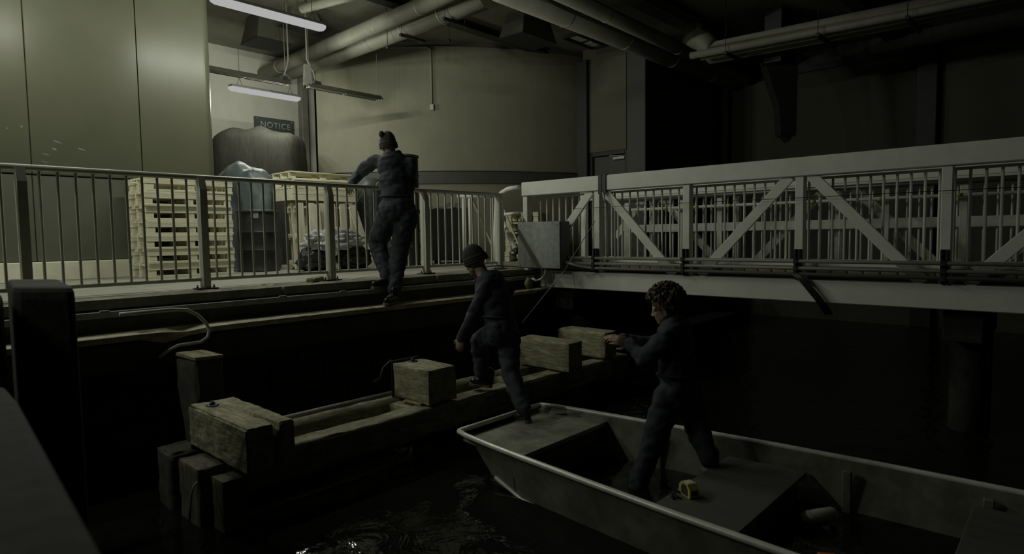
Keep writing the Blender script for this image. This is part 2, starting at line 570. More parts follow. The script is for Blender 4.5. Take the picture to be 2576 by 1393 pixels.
# ceiling with its drop beams
ce = structure('ceiling', MB().span((-3.0, -6.0, CEIL), (15.0, 13.0, CEIL + 0.3)), 'ceiling_concrete', 'dark concrete ceiling', 'ceiling')
for y in (8.35, 5.2, 2.9, 0.2):
    MB().span((-3.0, y - 0.11, CEIL - 0.03), (14.3, y + 0.11, CEIL), 0.004).build('beam_flange', 'black_iron', ce)
    MB().span((-3.0, y - 0.012, CEIL - 0.10), (14.3, y + 0.012, CEIL - 0.03)).build('beam_web', 'black_iron', ce)
    MB().span((-3.0, y - 0.11, CEIL - 0.12), (14.3, y + 0.11, CEIL - 0.10), 0.004).build('beam_flange', 'black_iron', ce)

# ------------------------------------------------------------------ railing on the quay
FY = 6.09
POSTS = [-0.30, 1.03, 2.37, 3.70, 5.04, 6.38]
fence = thing('railing', (3.0, FY, 0), 'long pale painted steel railing with upright bars along the quay edge', 'railing')
MB().tube([(-1.6, FY, 1.04), (6.52, FY, 1.04)], 0.030, 14, True, 0.85).build('top_rail', 'rail_paint', fence)
pm = MB()
pm.prism([(-0.032, -0.075, 0.012), (-0.032, 0.02, 0.012), (-0.032, 0.02, 1.045), (-0.032, -0.03, 1.045), (-0.032, -0.075, 0.93)], 0, (0.064, 0, 0))
pm = pm.mesh('post')
pm.materials.append(MATS['rail_paint'])
bpm = MB().box((0, -0.03, 0.006), (0.19, 0.13, 0.012), None, 0.003).mesh('base_plate')
bpm.materials.append(MATS['black_iron'])
btm = MB().lathe((0, 0, 0.012), [(0.012, 0), (0.012, 0.012), (0.007, 0.013), (0.007, 0.03)], 8).mesh('bolt')
btm.materials.append(MATS['galvanised'])
bal = MB().tube([(0, 0, 0.10), (0, 0, 1.02)], 0.0115, 8, False).mesh('baluster')
bal.materials.append(MATS['rail_paint'])
for i, x in enumerate(POSTS):
    p = share('post', pm, (x, FY, 0.0), fence)
    bp_ = share('base_plate', bpm, (x, FY, 0.0), p)
    for dx in (-0.075, 0.075):
        share('bolt', btm, (x + dx, FY - 0.03, 0.0), p)
    if i + 1 < len(POSTS):
        x1 = POSTS[i + 1]
        MB().span((x + 0.032, FY - 0.018, 0.075), (x1 - 0.032, FY + 0.018, 0.108), 0.006).build('bottom_rail', 'rail_paint', fence)
        for k in range(1, 11):
            share('baluster', bal, (x + (x1 - x) * k / 11, FY, 0.0), fence)
for x in (-1.5, -1.37, -1.25, -1.12, -1.0, -0.88, -0.76, -0.64, -0.52, -0.41):
    share('baluster', bal, (x, FY, 0.0), fence)
MB().span((-1.6, FY - 0.018, 0.075), (-0.332, FY + 0.018, 0.108), 0.006).build('bottom_rail', 'rail_paint', fence)
MB().tube([(6.50, FY, 0.10), (6.50, FY, 0.94), (6.485, FY, 0.99), (6.45, FY, 1.02)], 0.013, 8).build('end_bar', 'rail_paint', fence)

# ledge, steel angle and timber wale on the quay face
ang = MB()
ang.prism([(-1.0, 5.70, -0.103), (-1.0, 5.935, -0.103), (-1.0, 5.935, -0.118), (-1.0, 5.713, -0.118), (-1.0, 5.713, -0.15), (-1.0, 5.70, -0.15)], 0, (11.6, 0, 0))
a_ = tag(ang.build('steel_angle', 'galvanised'), 'thin steel angle running along the quay face under the kerb', 'steel angle')
for x in (1.45, 2.95, 3.62, 5.6):
    MB().box((x, 5.715, -0.096), (0.07, 0.03, 0.014), None, 0.004).build('clip', 'galvanised', a_)


def wale_gouge(p):
    if abs(p.x + 1.75) < 0.18 and p.y < 0.05:
        p.z -= 0.05 * max(0, nz(p, 14, 3) + 0.35)
        p.y += 0.04 * max(0, nz(p, 20, 5) + 0.2)
    return p


w_ = thing('timber_wale', (3.6, 5.62, -0.58), 'long rough timber wale along the quay edge, coloured lit on top and shaded in front', 'timber')
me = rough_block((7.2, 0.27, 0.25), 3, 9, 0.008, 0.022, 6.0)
o = link('wale_beam', me, 'dark_timber', w_)  # dark body colour stands in for shade on the wale front
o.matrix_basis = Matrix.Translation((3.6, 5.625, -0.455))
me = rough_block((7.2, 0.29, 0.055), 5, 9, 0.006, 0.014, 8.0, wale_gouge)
o = link('lit_top_plank', me, 'lit_timber', w_)  # thin pale plank added as the lit top of the wale
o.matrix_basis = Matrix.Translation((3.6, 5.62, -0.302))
wg = rough_block((0.17, 0.10, 0.05), 8, 5, 0.008, 0.012, 12)
w_ = link('wood_wedge', wg, 'old_timber')
w_.location = (3.47, 6.0, 0.026)
w_.rotation_euler = (0, -0.12, 0.25)
tag(w_, 'small split wood wedge lying on the kerb beside a railing post', 'wood wedge')

# ------------------------------------------------------------------ ceiling pipes
def pipe(name, pts, r, label, cat='pipe', bands=(), seg=20, m='pipe_jacket', group=None):
    o = thing(name, pts[0], label, cat, group)
    MB().tube(pts, r, seg).build('jacket', m, o)
    a, b = V(pts[0]), V(pts[-1])
    for t in bands:
        p = a.lerp(b, t)
        d = (b - a).normalized() * 0.012
        MB().tube([p - d, p + d], r + 0.005, seg).build('band', 'galvanised', o)
    return o


PZ = 3.92
pipe('insulated_pipe', [(6.33, 12.74, PZ), (6.19, 6.45, PZ)], 0.125, 'thinner left insulated pipe rising from the cream back wall under the ceiling', bands=(0.12, 0.3, 0.48, 0.66, 0.84))
pipe('insulated_pipe', [(6.64, 12.74, PZ), (6.62, 6.45, PZ)], 0.175, 'thicker insulated pipe from the cream back wall, lit along its underside', bands=(0.1, 0.25, 0.4, 0.55, 0.7, 0.85))
pipe('insulated_pipe', [(6.5, 6.12, PZ), (10.5, 6.08, PZ), (14.1, 6.02, PZ)], 0.19, 'thick dim pipe crossing the ceiling above the narrow door wall', bands=(0.2, 0.42, 0.64, 0.86))
pipe('insulated_pipe', [(6.05, 5.62, PZ), (14.1, 5.70, PZ)], 0.12, 'thinner dim pipe alongside the thick ceiling pipe over the water', bands=(0.3, 0.6))
pipe('insulated_pipe', [(5.25, 9.2, 4.08), (5.75, 7.2, 4.08)], 0.07, 'small pale pipe stub close under the ceiling above the twin pipes')
# pipe rack with an elbow over the bridge
rack = thing('pipe_rack', (10.7, 5.2, PZ), 'bundle of dim pipes with an elbow hung from the ceiling over the bridge', 'pipe rack')
el = [(10.72, 5.30, 4.31)] + [(10.72 + 0.01 * k, 5.30 - 0.30 * math.sin(k * math.pi / 12), 3.66 + 0.30 * math.cos(k * math.pi / 12) - 0.0) for k in range(7)]
MB().tube(el + [(11.0, 2.0, 3.66), (11.2, -1.5, 3.66)], 0.185, 20).build('elbow_pipe', 'pipe_jacket', rack)
for k, (dx, r, dz) in enumerate(((-0.27, 0.075, -0.115), (-0.47, 0.06, -0.13))):
    MB().tube([(10.72 + dx, 5.0 + 0.1 * k, 3.66 + dz), (11.0 + dx, 2.0, 3.66 + dz), (11.2 + dx, -1.5, 3.66 + dz)], r, 14).build('side_pipe', 'pipe_jacket', rack)
for y in (4.45, 3.05, 1.9, 0.6):
    x = 10.76 + (5.0 - y) * 0.07
    MB().span((x - 0.62, y - 0.025, 3.41), (x + 0.26, y + 0.025, 3.465), 0.004).build('hanger_bar', 'black_iron', rack)
    for xx in (x - 0.60, x + 0.24):
        MB().tube([(xx, y, 3.40), (xx, y, CEIL)], 0.006, 6).build('hanger_rod', 'black_iron', rack)
for (x, y, r, nm) in ((6.63, 8.2, 0.175, 'pipe hanger under the twin pipes nearest the back wall'), (6.625, 7.15, 0.175, 'black pipe hanger under the twin pipes nearest the water')):
    h = thing('pipe_hanger', (x, y, CEIL), nm, 'hanger')
    MB().span((x - 0.24, y - 0.025, PZ - r - 0.05), (x + 0.28, y + 0.025, PZ - r - 0.004), 0.004).build('hanger_bar', 'black_iron', h)
    for xx in (x - 0.205, x + 0.205):
        MB().tube([(xx, y, PZ - r - 0.09), (xx, y, CEIL)], 0.005, 6).build('hanger_rod', 'black_iron', h)
for (px, py, D, lb) in ((1130, 100, 10.5, 'thin drop rod with a small knob before the curved wall'), (975, 118, 10.2, 'thin drop rod hanging left of the conduit bend')):
    p = at(px, py, D)
    h = thing('drop_rod', (p.x, p.y, CEIL), lb, 'rod')
    MB().tube([(p.x, p.y, p.z), (p.x, p.y, CEIL)], 0.006, 6).build('rod', 'black_iron', h)
    MB().lathe((p.x, p.y, p.z - 0.03), [(0.008, 0), (0.03, 0.01), (0.03, 0.03), (0.008, 0.04)], 10).build('knob', 'black_iron', h)

# dark duct drops and an open ceiling hatch
for (c, s, lb) in (((5.35, 10.6, 4.03), (0.62, 0.62, 0.34), 'dark ceiling duct box above the lit lamp by the back wall'),
                   ((8.5, 7.3, 4.04), (0.9, 0.55, 0.30), 'dark ceiling duct box before the curved wall'),
                   ((5.62, 9.9, 4.16), (0.6, 0.4, 0.22), 'dark ceiling duct box behind the twin pipes')):
    d = thing('ceiling_duct', (c[0], c[1], CEIL), lb, 'duct')
    x, y, z = c
    sx, sy, sz = s
    v8 = [(x - sx * .36, y - sy * .36, CEIL), (x + sx * .36, y - sy * .36, CEIL), (x + sx * .36, y + sy * .36, CEIL), (x - sx * .36, y + sy * .36, CEIL),
          (x - sx * .5, y - sy * .5, z - sz / 2), (x + sx * .5, y - sy * .5, z - sz / 2), (x + sx * .5, y + sy * .5, z - sz / 2), (x - sx * .5, y + sy * .5, z - sz / 2)]
    MB().add(v8, [(0, 1, 2, 3), (4, 7, 6, 5), (0, 4, 5, 1), (1, 5, 6, 2), (2, 6, 7, 3), (3, 7, 4, 0)]).build('duct_body', 'wall_dark', d)
    MB().span((x - sx * .52, y - sy * .52, z - sz / 2 - 0.02), (x + sx * .52, y + sy * .52, z - sz / 2), 0.003).build('flange', 'black_iron', d)
hx, hy = 10.33, 7.25
hatch = thing('ceiling_hatch', (hx, hy, CEIL), 'open ceiling hatch with pale boards inside near the narrow wall', 'hatch')
for a, b in (((-.5, -.32, -.06), (.5, -.28, 0)), ((-.5, .28, -.06), (.5, .32, 0)), ((-.5, -.28, -.06), (-.46, .28, 0)), ((.46, -.28, -.06), (.5, .28, 0)), ((-.46, -.03, -.05), (.46, .01, 0))):
    MB().span((hx + a[0], hy + a[1], CEIL + a[2]), (hx + b[0], hy + b[1], CEIL + b[2] - 0.001), 0.003).build('hatch_frame', 'black_iron', hatch)
for (a, b) in (((-.42, -.26), (-.1, -.06)), ((0.0, -.24), (.40, -.08)), ((-.36, .05), (-.02, .24)), ((.12, .07), (.42, .26))):
    MB().span((hx + a[0], hy + a[1], CEIL - 0.03), (hx + b[0], hy + b[1], CEIL - 0.012), 0.003).build('pale_board', 'white_plastic', hatch)

# hanging bracket in the dark
hb = thing('hanging_bracket', (11.53, 3.95, CEIL), 'black tapered bracket hanging from the ceiling before the far wall', 'bracket')
q0, q1, q2, q3, q4, q5 = at(1925, 150, 11.0), at(2008, 150, 11.0), at(2003, 340, 11.0), at(1965, 340, 11.0), at(1960, 265, 11.0), at(1940, 205, 11.0)
MB().prism([q0, q5, q4, q3, q2, q1], 0, FH * 0.25).build('bracket_plate', 'black_iron', hb)
MB().prism([at(1972, 341, 11.0), at(1985, 356, 11.0), at(1996, 341, 11.0)], 0, FH * 0.2).build('bracket_tip', 'black_iron', hb)
MB().span((11.2, 3.9, 3.4), (11.9, 4.2, CEIL), 0.01).build('bracket_head', 'black_iron', hb)

# ------------------------------------------------------------------ lamps
def lamp(x0, x1, y, z, label, lit=True, power=1.0, hood=0.075):
    o = thing('fluorescent_lamp', ((x0 + x1) / 2, y, CEIL), label, 'lamp', None)
    n = 9
    if lit:
        MB().span((x0 + 0.02, y - hood, z + 0.035), (x1 - 0.02, y + hood, z + 0.075), 0.006).build('housing', 'galvanised', o)
        mb = MB()
        vs_, fs_ = [], []
        xs = [x0, x0 + 0.02, x0 + 0.06, x1 - 0.06, x1 - 0.02, x1]
        sc = [0.55, 0.82, 1.0, 1.0, 0.82, 0.55]
        for xx, s_ in zip(xs, sc):
            for k in range(n):
                a = math.pi * k / (n - 1)
                vs_.append((xx, y + 0.085 * math.cos(a) * s_, z + 0.034 - 0.07 * math.sin(a) * s_))
        for i in range(len(xs) - 1):
            for k in range(n - 1):
                fs_.append((i * n + k, i * n + k + 1, (i + 1) * n + k + 1, (i + 1) * n + k))
        fs_ += [tuple(range(n)), tuple((len(xs) - 1) * n + k for k in range(n))[::-1]]
        mb.add(vs_, fs_, False)
        mb.build('diffuser', 'lamp_glow', o)
        for k in range(4):
            ld = bpy.data.lights.new('lamp_light', 'POINT')
            ld.energy = LAMP_W * power
            ld.color = LAMP_COL
            ld.shadow_soft_size = 0.035
            lo = bpy.data.objects.new('lamp_light', ld)
            COL.objects.link(lo)
            lo.location = (x0 + (x1 - x0) * (k + 0.5) / 4, y, z - 0.085)
            lo.parent = o
            lo.matrix_parent_inverse = parent_world(o).inverted()
    else:
        mb = MB()
        mb.prism([(x0, y - 0.03, z + 0.06), (x0, y + 0.03, z + 0.06), (x0, y + 0.10, z - 0.01), (x0, y + 0.095, z - 0.015), (x0, y, z + 0.035), (x0, y - 0.095, z - 0.015), (x0, y - 0.10, z - 0.01)], 0, (x1 - x0, 0, 0))
        mb.build('reflector', 'drum_rim', o)
        for s_ in (-0.035, 0.035):
            MB().tube([(x0 + 0.05, y + s_, z - 0.005), (x1 - 0.05, y + s_, z - 0.005)], 0.013, 8).build('tube', 'white_plastic', o)
            for xx in (x0 + 0.045, (x0 + x1) / 2, x1 - 0.045):
                MB().box((xx, y + s_, z - 0.002), (0.03, 0.03, 0.045), None, 0.003).build('tube_holder', 'white_plastic', o)
    for xx in (x0 + 0.18, x1 - 0.18) if lit else (x0 + 0.06, x1 - 0.06):
        zt = z + (0.075 if lit else 0.06)
        ztop = PZ - 0.176 if 6.6 < xx < 6.95 else CEIL
        MB().tube([(xx - 0.05, y, zt), (xx, y, zt + 0.12), (xx, y, ztop)], 0.0045, 6).build('hanger_cable', 'conduit_grey', o)
        MB().tube([(xx + 0.05, y, zt), (xx, y, zt + 0.12)], 0.0045, 6).build('hanger_hook', 'conduit_grey', o)
    return o


lamp(3.22, 4.73, 7.72, 3.30, 'large lit fluorescent lamp nearest the water, cut by the top of the photo', power=1.35)
lamp(4.60, 5.86, 10.46, 2.95, 'lit fluorescent lamp hanging before the cream back wall above the sign', power=0.85)
lamp(0.40, 1.91, 7.72, 3.30, 'lit fluorescent lamp over the left end of the railing', power=1.0, hood=0.22)
lamp(-2.40, -0.89, 6.50, 3.30, 'unseen fluorescent lamp added farthest left over the quay for side light', power=1.2, hood=0.22)  # added out of view, throws more light on left faces and pallets
o = lamp(3.72, 5.20, 9.60, 2.97, 'unlit strip lamp with a dark reflector, left of the grey column', lit=False)
MB().box((5.12, 9.60, 3.06), (0.10, 0.07, 0.06), None, 0.006).build('ballast_box', 'black_iron', o)
MB().tube([(5.12, 9.60, 3.1), (5.16, 9.60, 3.2), (5.2, 9.6, 3.35), (5.2, 9.6, CEIL)], 0.012, 8).build('feed_conduit', 'conduit_grey', o)
o = lamp(5.40, 6.86, 9.42, 2.95, 'unlit strip lamp with a dark reflector, before the curved wall', lit=False)
MB().box((5.60, 9.42, 3.03), (0.13, 0.07, 0.05), None, 0.006).build('ballast_box', 'black_iron', o)
MB().tube([(5.58, 9.42, 3.05), (5.55, 9.42, 3.18), (5.43, 9.42, 3.38), (5.43, 9.42, CEIL)], 0.013, 8).build('feed_conduit', 'conduit_grey', o)
MB().prism([(5.36, 9.36, 3.28), (5.46, 9.36, 3.28), (5.48, 9.36, 2.95), (5.34, 9.36, 2.95)], 0, (0, 0.05, 0)).build('end_plate', 'conduit_grey', o)

# sign, conduit and box on the walls
sign = thing('notice_sign', (6.53, 12.7, 2.6), 'dark green notice sign on the cream back wall half hidden by the load', 'sign')
MB().span((6.09, 12.72, 2.42), (6.98, 12.748, 3.02), 0.006).build('sign_board', 'sign_green', sign)
tc_ = bpy.data.curves.new('notice_text', 'FONT')
tc_.body = 'NOTICE'
tc_.size = 0.17
tc_.extrude = 0.002
tc_.align_x = 'CENTER'
tc_.space_character = 1.12
to = bpy.data.objects.new('tmp_text', tc_)
COL.objects.link(to)
bpy.context.view_layer.update()
tm = bpy.data.meshes.new_from_object(to.evaluated_get(bpy.context.evaluated_depsgraph_get()))
bpy.data.objects.remove(to)
tm.transform(Matrix.Translation((6.55, 12.716, 2.815)) @ Matrix.Rotation(math.radians(90), 4, 'X'))
tm.materials.clear()
link('lettering', tm, 'sign_letter', sign)
for x in (6.15, 6.92):
    MB().lathe((x, 12.719, 2.98), [(0.016, 0), (0.016, 0.006), (0.006, 0.01)], 8, Matrix.Rotation(math.radians(90), 3, 'X')).build('screw', 'galvanised', sign)

cn = thing('wall_conduit', curved(0.1), 'thin conduit bending down the curved wall to a small socket box', 'conduit')
def ang_at(px, D=12.57):
    l = (px - CX) / F * D
    return math.asin((l + 2.0) / 7.2)
pts = []
for k in range(9):
    a = ang_at(985 + (1086 - 985) * k / 8)
    p = curved(a, 7.225)
    pts.append((p.x, p.y, 4.19))
a = ang_at(1096)
p = curved(a, 7.225)
pts += [(p.x, p.y, 4.15), (p.x, p.y, 4.1), (p.x, p.y, 3.1)]
MB().tube(pts, 0.016, 8).build('conduit', 'pipe_jacket', cn)
Mx = Matrix((RH, FH, V((0, 0, 1)))).transposed()
MB().box((p.x, p.y, 3.03), (0.075, 0.06, 0.12), Mx, 0.006).build('socket_box', 'galvanised', cn)

# ------------------------------------------------------------------ goods stored on the quay
def pallet_proto(w, d):
    o = thing('pallet', (0, 0, 0), 'pallet', 'pallet')
    for y in (-d / 2 + 0.05, 0, d / 2 - 0.05):
        MB().box((0, y, 0.0155), (w, 0.10, 0.029), None, 0.003).build('bottom_board', 'pale_wood', o)
        for x in (-w / 2 + 0.05, 0, w / 2 - 0.05):
            MB().box((x, y, 0.064), (0.085, 0.09, 0.066), None, 0.003).build('block', 'pale_wood', o)
        MB().box((0, y, 0.1225), (w, 0.028 if abs(y) < 0.01 else 0.10, 0.049), None, 0.003).build('stringer_board', 'pale_wood', o)
    for k in range(5):
        MB().box((0, -d / 2 + 0.05 + (d - 0.10) * k / 4, 0.1625), (w, 0.10, 0.029), None, 0.003).build('deck_board', 'pale_wood', o)
    return o


def dup(root, loc, rot, label, group=None):
    r = root.copy()
    COL.objects.link(r)
    r.location = loc
    r.rotation_euler = rot
    r['label'] = label
    if group:
        r['group'] = group
    def rec(src, par):
        for ch in [c for c in bpy.data.objects if c.parent == src]:
            c = ch.copy()
            COL.objects.link(c)
            c.parent = par
            rec(ch, c)
    rec(root, r)
    return r


ORD = ['lowest pallet', 'second pallet from the floor', 'third pallet from the floor', 'middle pallet', 'third pallet from the top', 'second pallet from the top', 'topmost pallet']
P0 = pallet_proto(1.06, 0.60)
px, py = 3.14, 8.70
for k in range(7):
    loc = (px + 0.014 * math.sin(k * 2.3), py + 0.012 * math.cos(k * 1.7), 0.0 + 0.177 * k)
    rz = 0.03 + 0.02 * math.sin(k * 3.1)
    lb = ORD[k] + ' of the pale stack before the olive wall'
    if k == 0:
        P0.location, P0.rotation_euler, P0['label'], P0['group'] = loc, (0, 0, rz), lb, 'pale wooden pallets in the stack'
    else:
        dup(P0, loc, (0, 0, rz), lb, 'pale wooden pallets in the stack')


def drum(c, label, h=0.88, r=0.29):
    o = thing('steel_drum', c, label, 'drum')
    x, y, z = c
    pr = [(r - 0.01, 0.0), (r, 0.005), (r, 0.02), (r - 0.012, 0.03)]
    for zz in (0.32, 0.58):
        pr += [(r - 0.012, zz * h / 0.9 - 0.02), (r, zz * h / 0.9 - 0.006), (r, zz * h / 0.9 + 0.006), (r - 0.012, zz * h / 0.9 + 0.02)]
    pr += [(r - 0.012, h - 0.03), (r - 0.012, h - 0.02), (r - 0.02, h - 0.018), (0.05, h - 0.018)]
    MB().lathe(c, pr, 32).build('drum_body', 'drum_black', o)
    MB().lathe(c, [(r - 0.02, h - 0.03), (r + 0.002, h - 0.03), (r + 0.004, h - 0.01), (r - 0.004, h), (r - 0.018, h - 0.006), (r - 0.02, h - 0.02)], 32).build('rim', 'drum_rim', o)
    for zz in (0.32, 0.58):
        MB().lathe((x, y, z + zz * h / 0.9 - 0.006), [(r - 0.01, 0), (r + 0.002, 0.002), (r + 0.002, 0.010), (r - 0.01, 0.012)], 32).build('hoop', 'drum_rim', o)
    MB().lathe((x + 0.16, y - 0.08, z + h - 0.018), [(0.03, 0), (0.03, 0.012), (0.012, 0.013)], 12).build('bung', 'drum_rim', o)
    return o


d = drum((4.24, 8.88, 0.0), 'black steel drum standing beside the pale pallet stack')
mb = MB()
a0 = -2.25
for k in range(2):
    pass
vs_ = []
for k in range(5):
    a = a0 + 0.28 * k / 4
    for zz in (0.76, 0.84):
        vs_.append((4.24 + 0.281 * math.cos(a), 8.88 + 0.281 * math.sin(a), zz))
mb.add(vs_, [(2 * i, 2 * i + 2, 2 * i + 3, 2 * i + 1) for i in range(4)])
mb.build('paper_sticker', 'plastic_film', d)
q = at(1010, 500, 10.0)
drum((q.x, q.y, 0.0), 'dark steel drum below another one behind the railing')
drum((q.x, q.y, 0.882), 'upper dark steel drum of two, right behind the person at the railing')


def drape(name, c, rx, ry, z0, z1, label, cat, m, expo=3.0, folds=14, amp=0.04, top=0.05, seed=1, rot=0.0, peaks=(), N=88, K=30, skirt=1.0, crumple=0.012, drop=0.10):
    """a cloth thrown over a load: a squarish dome with folds that grow towards the hem"""
    mb = MB()
    vs_, fs_ = [], []
    H = z1 - z0
    for j in range(K + 1):
        t = j / K
        if t < 0.35:
            rr = (t / 0.35) * 0.96
            zz = z1 - drop * H * (t / 0.35) ** 4
        else:
            s_ = (t - 0.35) / 0.65
            rr = 0.96 + 0.04 * min(1, s_ * 6) + (skirt - 1.0) * s_
            zz = z1 - drop * H - (H * (1 - drop)) * s_
        for i in range(N):
            th = 2 * math.pi * i / N
            ct, st = math.cos(th), math.sin(th)
            k_ = (abs(ct) ** expo + abs(st) ** expo) ** (-1 / expo)
            g = max(0, (t - 0.3) / 0.7)
            f = 1 + g * amp * (math.sin(folds * th + 3 * nz((ct, st, 0), 2, seed)) * 0.6 + 1.2 * nz((ct * 3, st * 3, zz * 1.5), 1.4, seed))
            x, y = rx * rr * k_ * ct * f, ry * rr * k_ * st * f
            cw = crumple * (1 - 2.4 * abs(nz((x, y, zz), 4.5, seed)) + 0.7 * nz((x, y, zz), 11, seed))
            x, y = x * (1 + cw), y * (1 + cw)
            z = zz + top * nz((x, y, 0), 2.6, seed + 5) * (1 - g) + cw * 0.8 * (1 - g)
            for (pxx, pyy, hh, ww) in peaks:
                z += hh * math.exp(-((x - pxx) ** 2 + (y - pyy) ** 2) / ww ** 2) * (1 - g)
            xr, yr = x * math.cos(rot) - y * math.sin(rot), x * math.sin(rot) + y * math.cos(rot)
            vs_.append((c[0] + xr, c[1] + yr, max(z, z0)))
    for j in range(K):
        for i in range(N):
            i2 = (i + 1) % N
            fs_.append((j * N + i, j * N + i2, (j + 1) * N + i2, (j + 1) * N + i))
    mb.add(vs_, fs_, True)
    me = mb.mesh(name)
    bm = bmesh.new()
    bm.from_mesh(me)
    bmesh.ops.remove_doubles(bm, verts=bm.verts, dist=0.0005)
    bm.to_mesh(me)
    bm.free()
    o = link(name, me, m)
    return tag(o, label, cat)


br = YAW - math.pi / 2
q = at(655, 420, 11.7)
drape('covered_load', (q.x, q.y), 0.80, 0.50, 0.0, 2.46, 'tall load under a brown tarpaulin before the back wall', 'covered load', 'brown_tarp', 4.5, 13, 0.03, 0.05, 3, br, peaks=((-0.35, -0.2, 0.05, 0.2), (0.15, -0.25, 0.07, 0.16)), drop=0.055)
q = at(622, 450, 9.95)
drape('tarp_heap', (q.x, q.y), 0.43, 0.28, 0.0, 1.56, 'load under a crumpled blue plastic sheet behind the black drum', 'covered load', 'blue_tarp', 2.6, 7, 0.16, 0.09, 11, br, peaks=((-0.12, -0.05, 0.12, 0.20),), crumple=0.05)
q = at(925, 500, 10.6)
drape('covered_load', (q.x, q.y), 0.25, 0.25, 0.0, 1.50, 'dark green sheet hanging in folds behind the person at the railing', 'covered load', 'green_tarp', 2.2, 15, 0.14, 0.05, 21, br)

# pallets standing on edge beside the drum, with more lying on top
UPR = thing('pallet', (0, 0, 0), 'x', 'pallet')
for k in range(6):
    x = -0.45 + 0.18 * k
    MB().box((x, -0.055, 0.50), (0.105, 0.022, 1.0), None, 0.004).build('deck_board', 'pale_wood_upright', UPR)
for z in (0.06, 0.5, 0.94):
    MB().box((0, 0, z), (1.0, 0.086, 0.04), None, 0.004).build('stringer', 'pale_wood', UPR)
for z in (0.10, 0.5, 0.9):
    MB().box((0, 0.055, z), (1.0, 0.022, 0.09), None, 0.004).build('bottom_board', 'pale_wood', UPR)
g_ = 'pale pallets stood on edge'
UPR.location, UPR.rotation_euler = (5.22, 8.60, 0.0), (math.radians(-4), 0, 0.0)
UPR['label'], UPR['group'] = 'front pallet stood on edge behind the railing right of the drum', g_
dup(UPR, (5.20, 8.745, 0.0), (math.radians(-4), 0, 0.0), 'second pallet stood on edge behind the railing', g_)
dup(UPR, (5.24, 8.89, 0.0), (math.radians(-4), 0, 0.0), 'third pallet stood on edge behind the railing', g_)
b_ = thing('plank', (4.93, 8.44, 0.0), 'wide pale plank leaning on the upright pallets', 'plank')
MB().beam((4.93, 8.40, 0.004), (4.96, 8.55, 0.98), 0.19, 0.022, (0, 1, 0), 0.003).build('board', 'pale_wood_upright', b_)
b_ = thing('plank', (5.75, 8.42, 0.0), 'pale plank leaning at a slant on the upright pallets near the person', 'plank')
MB().beam((5.86, 8.40, 0.004), (5.62, 8.53, 0.96), 0.13, 0.022, (0, 1, 0), 0.003).build('board', 'pale_wood_upright', b_)
cr = thing('wooden_crate', (5.2, 8.85, 1.02), 'long pale crate lying across the upright pallets', 'crate')
for z in (1.075, 1.165):
    for y in (8.60, 9.16):
        MB().box((5.2, y, z), (1.12, 0.022, 0.084), None, 0.003).build('side_board', 'pale_wood', cr)
for x in (4.66, 5.2, 5.74):
    MB().box((x, 8.88, 1.12), (0.03, 0.53, 0.17), None, 0.003).build('end_board', 'pale_wood', cr)
for k in range(5):
    MB().box((5.2, 8.64 + 0.12 * k, 1.218), (1.12, 0.105, 0.02), None, 0.003).build('lid_board', 'pale_wood', cr)
LP = thing('pallet', (0, 0, 0), 'x', 'pallet')
for y in (-0.26, 0, 0.26):
    for x0, x1 in ((-0.55, -0.45), (-0.05, 0.05), (0.45, 0.55)):
        MB().span((x0, y - 0.02, 0.02), (x1, y + 0.02, 0.095), 0.003).build('stringer', 'pale_wood', LP)
for k in range(3):
    MB().box((0, -0.24 + 0.24 * k, 0.011), (1.1, 0.09, 0.018), None, 0.003).build('bottom_board', 'pale_wood', LP)
for k in range(5):
    MB().box((0, -0.26 + 0.13 * k, 0.106), (1.1, 0.10, 0.018), None, 0.003).build('deck_board', 'pale_wood', LP)
LP.location, LP.rotation_euler = (5.22, 8.90, 1.232), (0, 0, 0.02)
LP['label'], LP['group'] = 'lower of two small pallets lying on the pale crate', 'small pallets on the crate'
dup(LP, (5.20, 8.92, 1.350), (0, 0, -0.03), 'upper of two small pallets lying on the pale crate', 'small pallets on the crate')


def lump(name, c, r, seed, m, label, cat, amp=0.35, fr=3.0, sub=4, flat=True):
    bm = bmesh.new()
    bmesh.ops.create_icosphere(bm, subdivisions=sub, radius=1.0)
    for v_ in bm.verts:
        p = v_.co.copy()
        k = 1 + amp * nz(p, fr, seed) + amp * 0.35 * abs(nz(p, fr * 3.3, seed + 2))
        q_ = V((p.x * r[0], p.y * r[1], p.z * r[2])) * k
        if flat and q_.z < -r[2] * 0.8:
            q_.z = -r[2] * 0.8
        v_.co = q_ + V(c) + V((0, 0, r[2] * 0.8 if flat else 0))
    me = bpy.data.meshes.new(name)
    bm.to_mesh(me)
    bm.free()
    me.polygons.foreach_set('use_smooth', [True] * len(me.polygons))
    o = link(name, me, m)
    return tag(o, label, cat)


q = onz(796, 681, 0)
lump('garbage_bag', (q.x, q.y + 0.02, 0), (0.24, 0.20, 0.18), 3, 'black_bag', 'black garbage bag under the clear plastic, nearer the drum', 'garbage bag')
q = onz(890, 676, 0)
lump('garbage_bag', (q.x, q.y + 0.0, 0), (0.26, 0.20, 0.20), 8, 'black_bag', 'black garbage bag under the clear plastic, nearer the person', 'garbage bag')
q = onz(845, 679, 0)
lump('plastic_sheet', (q.x, q.y + 0.0, 0.29), (0.42, 0.2, 0.17), 5, 'plastic_film', 'crumpled clear plastic sheeting heaped on black garbage bags', 'plastic sheet', 0.45, 3.6, 5)

